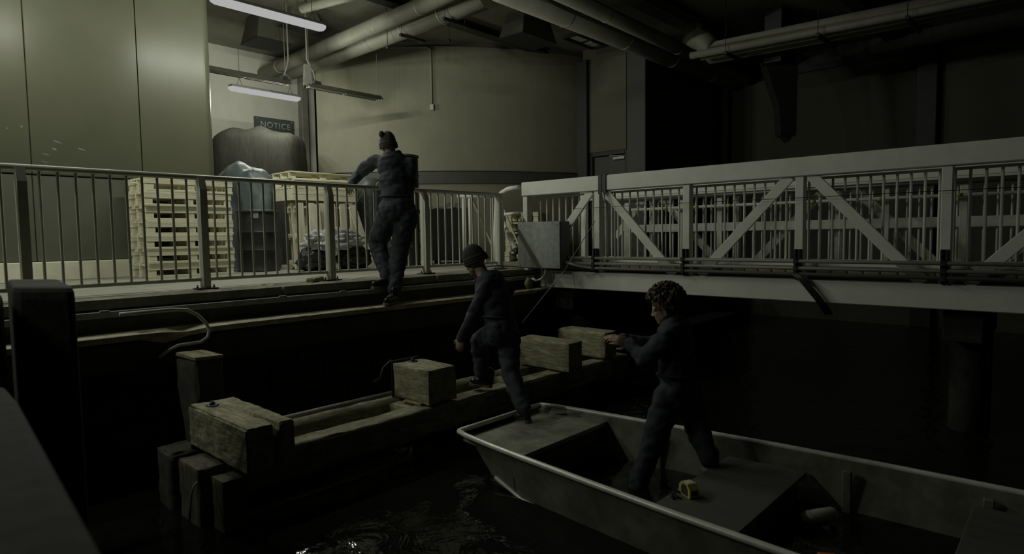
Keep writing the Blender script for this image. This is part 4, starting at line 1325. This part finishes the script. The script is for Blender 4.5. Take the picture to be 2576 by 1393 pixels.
ob = thing('life_vest', q, 'orange corner of a life vest at the bottom edge', 'life vest')
MB().box(onz(2088, 1419, bz + 0.055), (0.16, 0.10, 0.05), Matrix.Rotation(0.5, 3, 'Z'), 0.015).build('foam_panel', 'orange_plastic', ob)
MB().box(onz(2088, 1427, bz + 0.08), (0.12, 0.025, 0.012), Matrix.Rotation(0.5, 3, 'Z'), 0.003).build('webbing', 'black_rubber', ob)

# ------------------------------------------------------------------ people
def capsule(mb, p0, r0, p1, r1, seg=14, flat=1.0, flat_dir=None):
    """tapered limb with rounded ends; flat squeezes it along flat_dir"""
    p0, p1 = V(p0), V(p1)
    d = p1 - p0
    L = max(d.length, 1e-4)
    t = d / L
    a = V(flat_dir) if flat_dir is not None else (V((0, 0, 1)) if abs(t.z) < 0.9 else V((1, 0, 0)))
    ny = (a - t * a.dot(t)).normalized()
    nx = ny.cross(t)
    prof = []
    for k in range(1, 5):
        an = math.pi / 2 * k / 4
        prof.append((-r0 * math.cos(an), r0 * math.sin(an)))
    for k in range(1, 4):
        prof.append((L * k / 4, r0 + (r1 - r0) * k / 4))
    for k in range(0, 4):
        an = math.pi / 2 * k / 4
        prof.append((L + r1 * math.sin(an), r1 * math.cos(an)))
    vs_ = [p0 - t * r0]
    for (h, r) in prof:
        for k in range(seg):
            an = 2 * math.pi * k / seg
            vs_.append(p0 + t * h + nx * (r * math.cos(an)) + ny * (r * math.sin(an) * flat))
    vs_.append(p1 + t * r1)
    n = len(prof)
    fs_ = [(0, 1 + (k + 1) % seg, 1 + k) for k in range(seg)]
    for i in range(n - 1):
        for k in range(seg):
            k2 = (k + 1) % seg
            fs_.append((1 + i * seg + k, 1 + i * seg + k2, 1 + (i + 1) * seg + k2, 1 + (i + 1) * seg + k))
    e = 1 + (n - 1) * seg
    fs_ += [(e + k, e + (k + 1) % seg, len(vs_) - 1) for k in range(seg)]
    mb.add(vs_, fs_, True)


def ellipsoid(mb, c, rad, M=None, seg=18, rings=12):
    M = M or Matrix.Identity(3)
    c = V(c)
    vs_ = [c + M @ V((0, 0, -rad[2]))]
    for i in range(1, rings):
        ph = -math.pi / 2 + math.pi * i / rings
        for k in range(seg):
            a = 2 * math.pi * k / seg
            vs_.append(c + M @ V((rad[0] * math.cos(ph) * math.cos(a), rad[1] * math.cos(ph) * math.sin(a), rad[2] * math.sin(ph))))
    vs_.append(c + M @ V((0, 0, rad[2])))
    fs_ = [(0, 1 + (k + 1) % seg, 1 + k) for k in range(seg)]
    for i in range(rings - 2):
        for k in range(seg):
            k2 = (k + 1) % seg
            fs_.append((1 + i * seg + k, 1 + i * seg + k2, 1 + (i + 1) * seg + k2, 1 + (i + 1) * seg + k))
    e = 1 + (rings - 2) * seg
    fs_ += [(e + k, e + (k + 1) % seg, len(vs_) - 1) for k in range(seg)]
    mb.add(vs_, fs_, True)


def skinned(name, mb, voxel, smooth, m, parent, fold=0.0, fold_fr=9.0, seed=1.0, stretch=(1, 1, 1)):
    """melt the limbs into one continuous surface, then add cloth folds"""
    me = mb.mesh(name)
    tmp = bpy.data.objects.new('tmp', me)
    COL.objects.link(tmp)
    r = tmp.modifiers.new('melt', 'REMESH')
    r.mode = 'VOXEL'
    r.voxel_size = voxel
    r.use_smooth_shade = True
    if smooth:
        s = tmp.modifiers.new('soften', 'SMOOTH')
        s.factor = 0.5
        s.iterations = smooth
    bpy.context.view_layer.update()
    out = bpy.data.meshes.new_from_object(tmp.evaluated_get(bpy.context.evaluated_depsgraph_get()))
    bpy.data.objects.remove(tmp)
    if fold:
        ns = [v_.normal.copy() for v_ in out.vertices]
        for v_, n_ in zip(out.vertices, ns):
            p = v_.co
            q = V((p.x * stretch[0], p.y * stretch[1], p.z * stretch[2]))
            k = abs(noise.noise(q * fold_fr + V((seed, 0, 0)))) * 2 - 0.5 + 0.6 * noise.noise(q * fold_fr * 2.1 + V((0, seed, 0)))
            v_.co = p + n_ * (fold * k)
    out.polygons.foreach_set('use_smooth', [True] * len(out.polygons))
    out.materials.clear()
    return link(name, out, m, parent)


def frame_of(fwd, up=(0, 0, 1)):
    f = V(fwd).normalized()
    u = V(up)
    u = (u - f * u.dot(f)).normalized()
    l = u.cross(f)
    return Matrix((f, l, u)).transposed()          # columns: forward, left, up


def head_shape(mb, c, H):
    """skull, jaw, nose, brow, lips, ears; c = head centre, H = frame (forward, left, up)"""
    g = lambda x, y, z: V(c) + H @ V((x, y, z))
    ellipsoid(mb, g(-0.012, 0, 0.025), (0.098, 0.076, 0.098), H)
    ellipsoid(mb, g(0.030, 0, -0.045), (0.062, 0.058, 0.075), H)
    ellipsoid(mb, g(0.060, 0, -0.092), (0.028, 0.032, 0.024), H)
    capsule(mb, g(0.078, 0, 0.012), 0.011, g(0.102, 0, -0.028), 0.012)
    for s in (-1, 1):
        capsule(mb, g(0.078, 0.012 * s, 0.022), 0.012, g(0.066, 0.05 * s, 0.020), 0.012)
        ellipsoid(mb, g(0.096, 0.010 * s, -0.031), (0.012, 0.010, 0.009), H)
        ellipsoid(mb, g(-0.008, 0.077 * s, -0.012), (0.020, 0.010, 0.032), H)
        capsule(mb, g(0.060, 0.03 * s, -0.02), 0.026, g(0.03, 0.046 * s, -0.06), 0.022)
    capsule(mb, g(0.084, -0.016, -0.062), 0.008, g(0.084, 0.016, -0.062), 0.008)
    capsule(mb, g(0.082, -0.013, -0.073), 0.008, g(0.082, 0.013, -0.073), 0.008)


def hand_shape(mb, wrist, d, palm, curl, side):
    """palm, four fingers of different length and a thumb; d = direction, palm = palm normal"""
    d = V(d).normalized()
    n = V(palm)
    n = (n - d * n.dot(d)).normalized()
    s = d.cross(n) * side                           # towards the thumb
    w = V(wrist)
    M = Matrix((d, s, n)).transposed()
    ellipsoid(mb, w + d * 0.048, (0.056, 0.043, 0.017), M)
    capsule(mb, w - d * 0.02, 0.026, w + d * 0.02, 0.026)
    for k, (off, L) in enumerate(((0.031, 0.072), (0.0105, 0.080), (-0.0105, 0.074), (-0.031, 0.058))):
        p = w + d * (0.088 - 0.006 * abs(k - 1)) + s * off
        an = 0.12
        r = 0.0088
        for j, fr in enumerate((0.45, 0.31, 0.24)):
            an += curl * (0.75, 0.9, 0.6)[j]
            q = p + (d * math.cos(an) + n * math.sin(an)) * (L * fr) + s * (off * 0.06)
            capsule(mb, p, r, q, r - 0.0009, 10)
            p, r = q, r - 0.0009
    p = w + d * 0.026 + s * 0.036
    t = (d * 0.55 + s * 0.65 + n * 0.5).normalized()
    q = p + t * 0.034
    capsule(mb, p, 0.0125, q, 0.0105, 10)
    t2 = (d * 0.85 + s * 0.1 + n * (0.35 + 0.3 * curl)).normalized()
    capsule(mb, q, 0.0105, q + t2 * 0.030, 0.0088, 10)


def shoe(parent, heel, toe, up=(0, 0, 1)):
    """ankle boot: shaft, foot, sole and laces"""
    heel, toe = V(heel), V(toe)
    H = frame_of(toe - heel, up)
    L = (toe - heel).length
    g = lambda x, y, z: heel + H @ V((x, y, z))
    mb = MB()
    capsule(mb, g(0.03, 0, 0.055), 0.042, g(0.03, 0, 0.145), 0.048)
    capsule(mb, g(0.04, 0, 0.052), 0.042, g(L * 0.55, 0, 0.056), 0.043)
    capsule(mb, g(L * 0.5, 0, 0.050), 0.045, g(L - 0.045, 0, 0.044), 0.038)
    o = skinned('shoe', mb, 0.009, 3, 'leather', parent)
    pl = [(0.0, 0.025), (0.02, 0.042), (L * 0.4, 0.036), (L * 0.72, 0.050), (L * 0.93, 0.034), (L, 0.0)]
    poly = [g(x, y, 0.0) for x, y in pl] + [g(x, -y, 0.0) for x, y in pl[::-1][1:]]
    MB().prism(poly, 0, H @ V((0, 0, 0.024))).build('sole', 'shoe_sole', o)
    for k in range(4):
        x = 0.095 + 0.024 * k
        MB().tube([g(x, -0.026, 0.098 - 0.004 * k), g(x + 0.006, 0, 0.106 - 0.005 * k), g(x, 0.026, 0.098 - 0.004 * k)], 0.0035, 6).build('lace', 'shoe_sole', o)
    return o


def beanie(parent, c, H, m, nub=False, tall=0.0):
    mb = MB()
    vs_, fs_ = [], []
    N, K = 40, 14
    for j in range(K + 1):
        t = j / K
        ph = t * math.pi * 0.5
        z = 0.150 * math.cos(ph) ** 0.9 + tall * math.cos(ph)
        r = math.sin(ph) ** 0.85
        for i in range(N):
            a = 2 * math.pi * i / N
            w = 1 + 0.018 * math.sin(12 * a) * r + 0.05 * nz((math.cos(a), math.sin(a), t * 2), 2.0, 3)
            x, y = 0.112 * r * w * math.cos(a) - 0.014 - 0.025 * (1 - r), 0.092 * r * w * math.sin(a)
            vs_.append(V(c) + H @ V((x, y, z + 0.005 + 0.16 * x * 0.6)))
    for j in range(K):
        for i in range(N):
            i2 = (i + 1) % N
            fs_.append((j * N + i, j * N + i2, (j + 1) * N + i2, (j + 1) * N + i))
    mb.add(vs_, fs_, True)
    o = mb.build('knit_cap', m, parent)
    for z0, r0 in ((0.030, 0.106), (0.008, 0.108), (-0.014, 0.108)):
        pts = [V(c) + H @ V((r0 * math.cos(a) - 0.014, r0 * 0.835 * math.sin(a), z0 + 0.10 * r0 * math.cos(a))) for a in [2 * math.pi * k / 36 for k in range(37)]]
        MB().tube(pts, 0.0135, 10, False).build('cap_cuff', m, o)
    if nub:
        q = V(c) + H @ V((-0.03, 0.075, 0.135))
        mb = MB()
        ellipsoid(mb, q, (0.036, 0.03, 0.04), H)
        mb.build('cap_fold', m, o)
    return o


def body_and_suit(root, J, H, suit_mat, hands, seed, bulk=1.0, legs=1.0):
    """J: joints in the world; root: the person; one continuous body under one coverall"""
    b = MB()
    head_shape(b, J['head'], H)
    capsule(b, J['neck'], 0.058, V(J['head']) + H @ V((-0.02, 0, -0.05)), 0.056)
    capsule(b, J['chest'], 0.10, J['neck'], 0.06)
    capsule(b, J['pelvis'], 0.10, J['chest'], 0.11)
    for s in 'LR':
        capsule(b, J['chest'], 0.07, J['sh' + s], 0.045)
        capsule(b, J['sh' + s], 0.043, J['el' + s], 0.034)
        capsule(b, J['el' + s], 0.034, J['wr' + s], 0.026)
        capsule(b, J['pelvis'], 0.08, J['hip' + s], 0.07)
        capsule(b, J['hip' + s], 0.07, J['kn' + s], 0.05)
        capsule(b, J['kn' + s], 0.05, J['an' + s], 0.035)
        d, n, cu, sd = hands[s]
        hand_shape(b, J['wr' + s], d, n, cu, sd)
    body = skinned('body', b, 0.0058, 2, 'skin', root)
    for s in (-1, 1):
        e = MB()
        ellipsoid(e, V(J['head']) + H @ V((0.080, 0.031 * s, 0.004)), (0.010, 0.012, 0.009), H, 12, 8)
        eo = e.build('eye', 'eye_white', root)
        e = MB()
        ellipsoid(e, V(J['head']) + H @ V((0.0885, 0.031 * s, 0.004)), (0.003, 0.005, 0.005), H, 10, 6)
        e.build('iris', 'black_rubber', eo)
    c = MB()
    k = bulk
    T = frame_of(J['face'], V(J['chest']) - V(J['pelvis']))
    ch, pe = V(J['chest']), V(J['pelvis'])
    wa = ch.lerp(pe, 0.62)
    ellipsoid(c, ch + (V(J['neck']) - ch) * 0.25, (0.125 * k, 0.18 * k, 0.17 * k), T)
    ellipsoid(c, ch.lerp(pe, 0.35), (0.128 * k, 0.172 * k, 0.20 * k), T)
    ellipsoid(c, wa, (0.13 * k, 0.165 * k, 0.15 * k), T)
    ellipsoid(c, pe, (0.138 * k * legs, 0.178 * k * legs, 0.16 * k), T)
    capsule(c, ch, 0.10 * k, V(J['neck']) - (V(J['neck']) - ch).normalized() * 0.02, 0.075)
    for s in 'LR':
        sh, el, wr = V(J['sh' + s]), V(J['el' + s]), V(J['wr' + s])
        hp, kn, an = V(J['hip' + s]), V(J['kn' + s]), V(J['an' + s])
        capsule(c, ch.lerp(V(J['neck']), 0.4), 0.09 * k, sh, 0.074 * k)
        capsule(c, sh, 0.076 * k, el, 0.062 * k)
        capsule(c, el, 0.062 * k, wr, 0.046 * k)
        capsule(c, pe, 0.12 * k * legs, hp, 0.105 * k * legs)
        capsule(c, hp, 0.110 * k * legs, kn, 0.087 * k * legs)
        capsule(c, kn, 0.085 * k * legs, an.lerp(kn, 0.12), 0.070 * k)
        capsule(c, an.lerp(kn, 0.14), 0.074 * k, an.lerp(kn, 0.06), 0.070 * k)
    suit = skinned('coverall', c, 0.0125, 3, suit_mat, root, 0.012, 7.5, seed, (1, 1, 1.5))
    # collar, waist seam and cuffs
    nk = V(J['neck'])
    Hn = frame_of(J['face'], V(J['head']) - nk)
    pts = [nk + Hn @ V((0.082 * math.cos(a) - 0.002, 0.088 * math.sin(a), -0.012 - 0.030 * math.cos(a))) for a in [2 * math.pi * q / 28 for q in range(29)]]
    MB().tube(pts, 0.018, 8, False).build('collar', suit_mat, suit)
    pts = [wa + T @ V((0.138 * k * math.cos(a), 0.174 * k * math.sin(a), -0.01)) for a in [2 * math.pi * q / 36 for q in range(37)]]
    MB().tube(pts, 0.010, 8, False).build('waist_band', suit_mat, suit)
    for s in 'LR':
        el, wr = V(J['el' + s]), V(J['wr' + s])
        t = (wr - el).normalized()
        MB().tube([wr - t * 0.035, wr + t * 0.012], [0.047, 0.044], 16).build('cuff', suit_mat, suit)
    return body, suit


# person at the railing, back to the camera
D1 = 7.22
R1 = thing('person', onz(965, 716, -0.13), 'person in a blue-grey coverall and knit cap leaning on the railing, back turned', 'person')
face1 = (FH * 0.85 - RH * 0.35)
F1L = V((ony(984, 722, 5.735).x, 5.735, -0.099))
F1R = V((ony(998, 748, 5.60).x, 5.62, -0.268))
J1 = dict(head=at(976, 371, D1), neck=at(989, 391, D1), chest=at(992, 430, D1 - 0.03), pelvis=at(1000, 530, D1 - 0.10), face=face1,
          shL=at(944, 405, D1), elL=at(903, 438, D1 + 0.10), wrL=at(884, 464, D1 + 0.0),
          shR=at(1031, 414, D1 - 0.02), elR=at(1030, 472, D1 + 0.02), wrR=at(968, 459, D1 + 0.20),
          hipL=at(975, 545, D1 - 0.08), knL=at(950, 612, D1 + 0.03), anL=F1L + V((-0.035, 0.01, 0.10)),
          hipR=at(1022, 545, D1 - 0.10), knR=at(1008, 618, D1 - 0.06), anR=F1R + V((-0.02, 0.0, 0.10)))
H1 = frame_of(FH * 0.75 - RH * 0.6 + V((0, 0, -0.12)), V((0, 0, 1)) - RH * 0.10)
body_and_suit(R1, J1, H1, 'coverall_blue', {'L': (V((0.2, 0.6, -0.5)), V((0, -0.4, -1)), 0.75, 1), 'R': (-RH * 1.0 - V((0, 0, 0.15)), V((0, -0.3, -1)), 0.95, -1)}, 2.0, 1.10, 1.14)
beanie(R1, J1['head'] + V((0, 0, 0.012)), H1, 'knit_dark', True, 0.02)
shoe(R1, F1L, F1L + V((-0.265, 0.01, 0)))
shoe(R1, F1R, F1R + V((-0.235, -0.12, 0)))

# person stepping from the boat on to the fender frame
D2 = 5.68
R2 = thing('person', onz(1210, 975, RZ), 'person in a dark coverall and knit cap stepping up on the fender frame', 'person')
fc2 = (-RH * 0.80 + FH * 0.55)
J2 = dict(head=at(1194, 658, D2 + 0.06), neck=at(1218, 696, D2 + 0.02), chest=at(1243, 735, D2), pelvis=at(1262, 832, D2 - 0.08), face=fc2,
          shL=at(1216, 738, D2 - 0.12), elL=at(1187, 800, D2 - 0.10), wrL=at(1160, 850, D2 + 0.02),
          shR=at(1276, 722, D2 + 0.15), elR=at(1262, 790, D2 + 0.24), wrR=at(1226, 830, D2 + 0.30),
          hipL=at(1244, 840, D2 - 0.06), knL=at(1206, 856, D2 + 0.12), anL=at(1212, 938, D2 + 0.20),
          hipR=at(1280, 845, D2 - 0.06), knR=at(1284, 935, D2 - 0.14), anR=at(1318, 1030, D2 - 0.34))
H2 = frame_of(-RH * 0.82 + FH * 0.40 + V((0, 0, -0.42)), V((0, 0, 1)) - RH * 0.35)
body_and_suit(R2, J2, H2, 'coverall_dark', {'L': (V((0, 0, -1)) - RH * 0.2, FH * 0.9 + RH * 0.3, 0.55, -1), 'R': (V((0, 0, -1)) - RH * 0.4, -FH * 0.5 + RH * 0.5, 0.55, 1)}, 5.0, 1.0)
beanie(R2, J2['head'] + V((0, 0, 0.01)), H2, 'knit')
shoe(R2, at(1238, 974, D2 + 0.24), at(1180, 968, D2 + 0.28))
shoe(R2, at(1334, 1062, 5.34), at(1290, 1062, 5.46))

# person standing in the boat, reaching out
D3 = 4.62
R3 = thing('person', onz(1600, 1262, FZ), 'curly-haired person in a dark coverall reaching out from the boat', 'person')
fc3 = (-RH * 0.85 + FH * 0.45)
J3 = dict(head=at(1672, 774, D3 + 0.05), neck=at(1693, 812, D3 + 0.02), chest=at(1700, 862, D3), pelvis=at(1706, 985, D3 - 0.02), face=fc3,
          shL=at(1668, 858, D3 - 0.14), elL=at(1622, 905, D3 - 0.10), wrL=at(1582, 862, D3 + 0.04),
          shR=at(1715, 842, D3 + 0.17), elR=at(1640, 866, D3 + 0.27), wrR=at(1566, 852, D3 + 0.26),
          hipL=at(1684, 995, D3 - 0.06), knL=at(1644, 1110, D3 - 0.02), anL=at(1602, 1228, D3 + 0.02),
          hipR=at(1730, 992, D3 + 0.02), knR=at(1756, 1085, D3 - 0.04), anR=at(1786, 1152, D3 - 0.14))
H3 = frame_of(-RH * 0.86 + FH * 0.30 + V((0, 0, -0.30)), V((0, 0, 1)) - RH * 0.25)
body_and_suit(R3, J3, H3, 'coverall_ink', {'L': (-RH * 1.0 + V((0, 0, 0.25)), FH * 1.0 + V((0, 0, -0.2)), 0.45, 1), 'R': (-RH * 1.0 + V((0, 0, 0.2)), FH * 0.3 + V((0, 0, -1.0)), 0.4, -1)}, 8.0, 1.04)
# curly hair: a cap with many short curls
hr_ = MB()
ellipsoid(hr_, J3['head'] + H3 @ V((-0.03, 0, 0.05)), (0.112, 0.098, 0.108), H3)
rs = random.Random(4)
for k in range(420):
    a, z = rs.uniform(0, 2 * math.pi), rs.uniform(-0.8, 1.0)
    r = math.sqrt(max(0, 1 - z * z))
    d = V((r * math.cos(a), r * math.sin(a), z))
    if d.x > 0.35 and d.z < 0.30:
        continue
    p = J3['head'] + H3 @ V((-0.03 + 0.110 * d.x, 0.096 * d.y, 0.05 + 0.106 * d.z))
    u = (H3 @ d)
    w = u.cross(V((rs.uniform(-1, 1), rs.uniform(-1, 1), rs.uniform(-1, 1)))).normalized()
    w2 = u.cross(w)
    rr, ph, prev = rs.uniform(0.010, 0.017), rs.uniform(0, 6.28), None
    for j in range(6):
        t = j / 5
        q = p + u * (0.042 * t) + (w * math.cos(ph + 5.5 * t) + w2 * math.sin(ph + 5.5 * t)) * rr
        if prev is not None:
            capsule(hr_, prev, 0.0062, q, 0.0056, 6)
        prev = q
skinned('hair', hr_, 0.0042, 1, 'hair', R3)
shoe(R3, at(1602, 1262, D3 + 0.04), at(1578, 1252, D3 + 0.28))
shoe(R3, at(1800, 1192, D3 - 0.18), at(1772, 1178, D3 + 0.02))
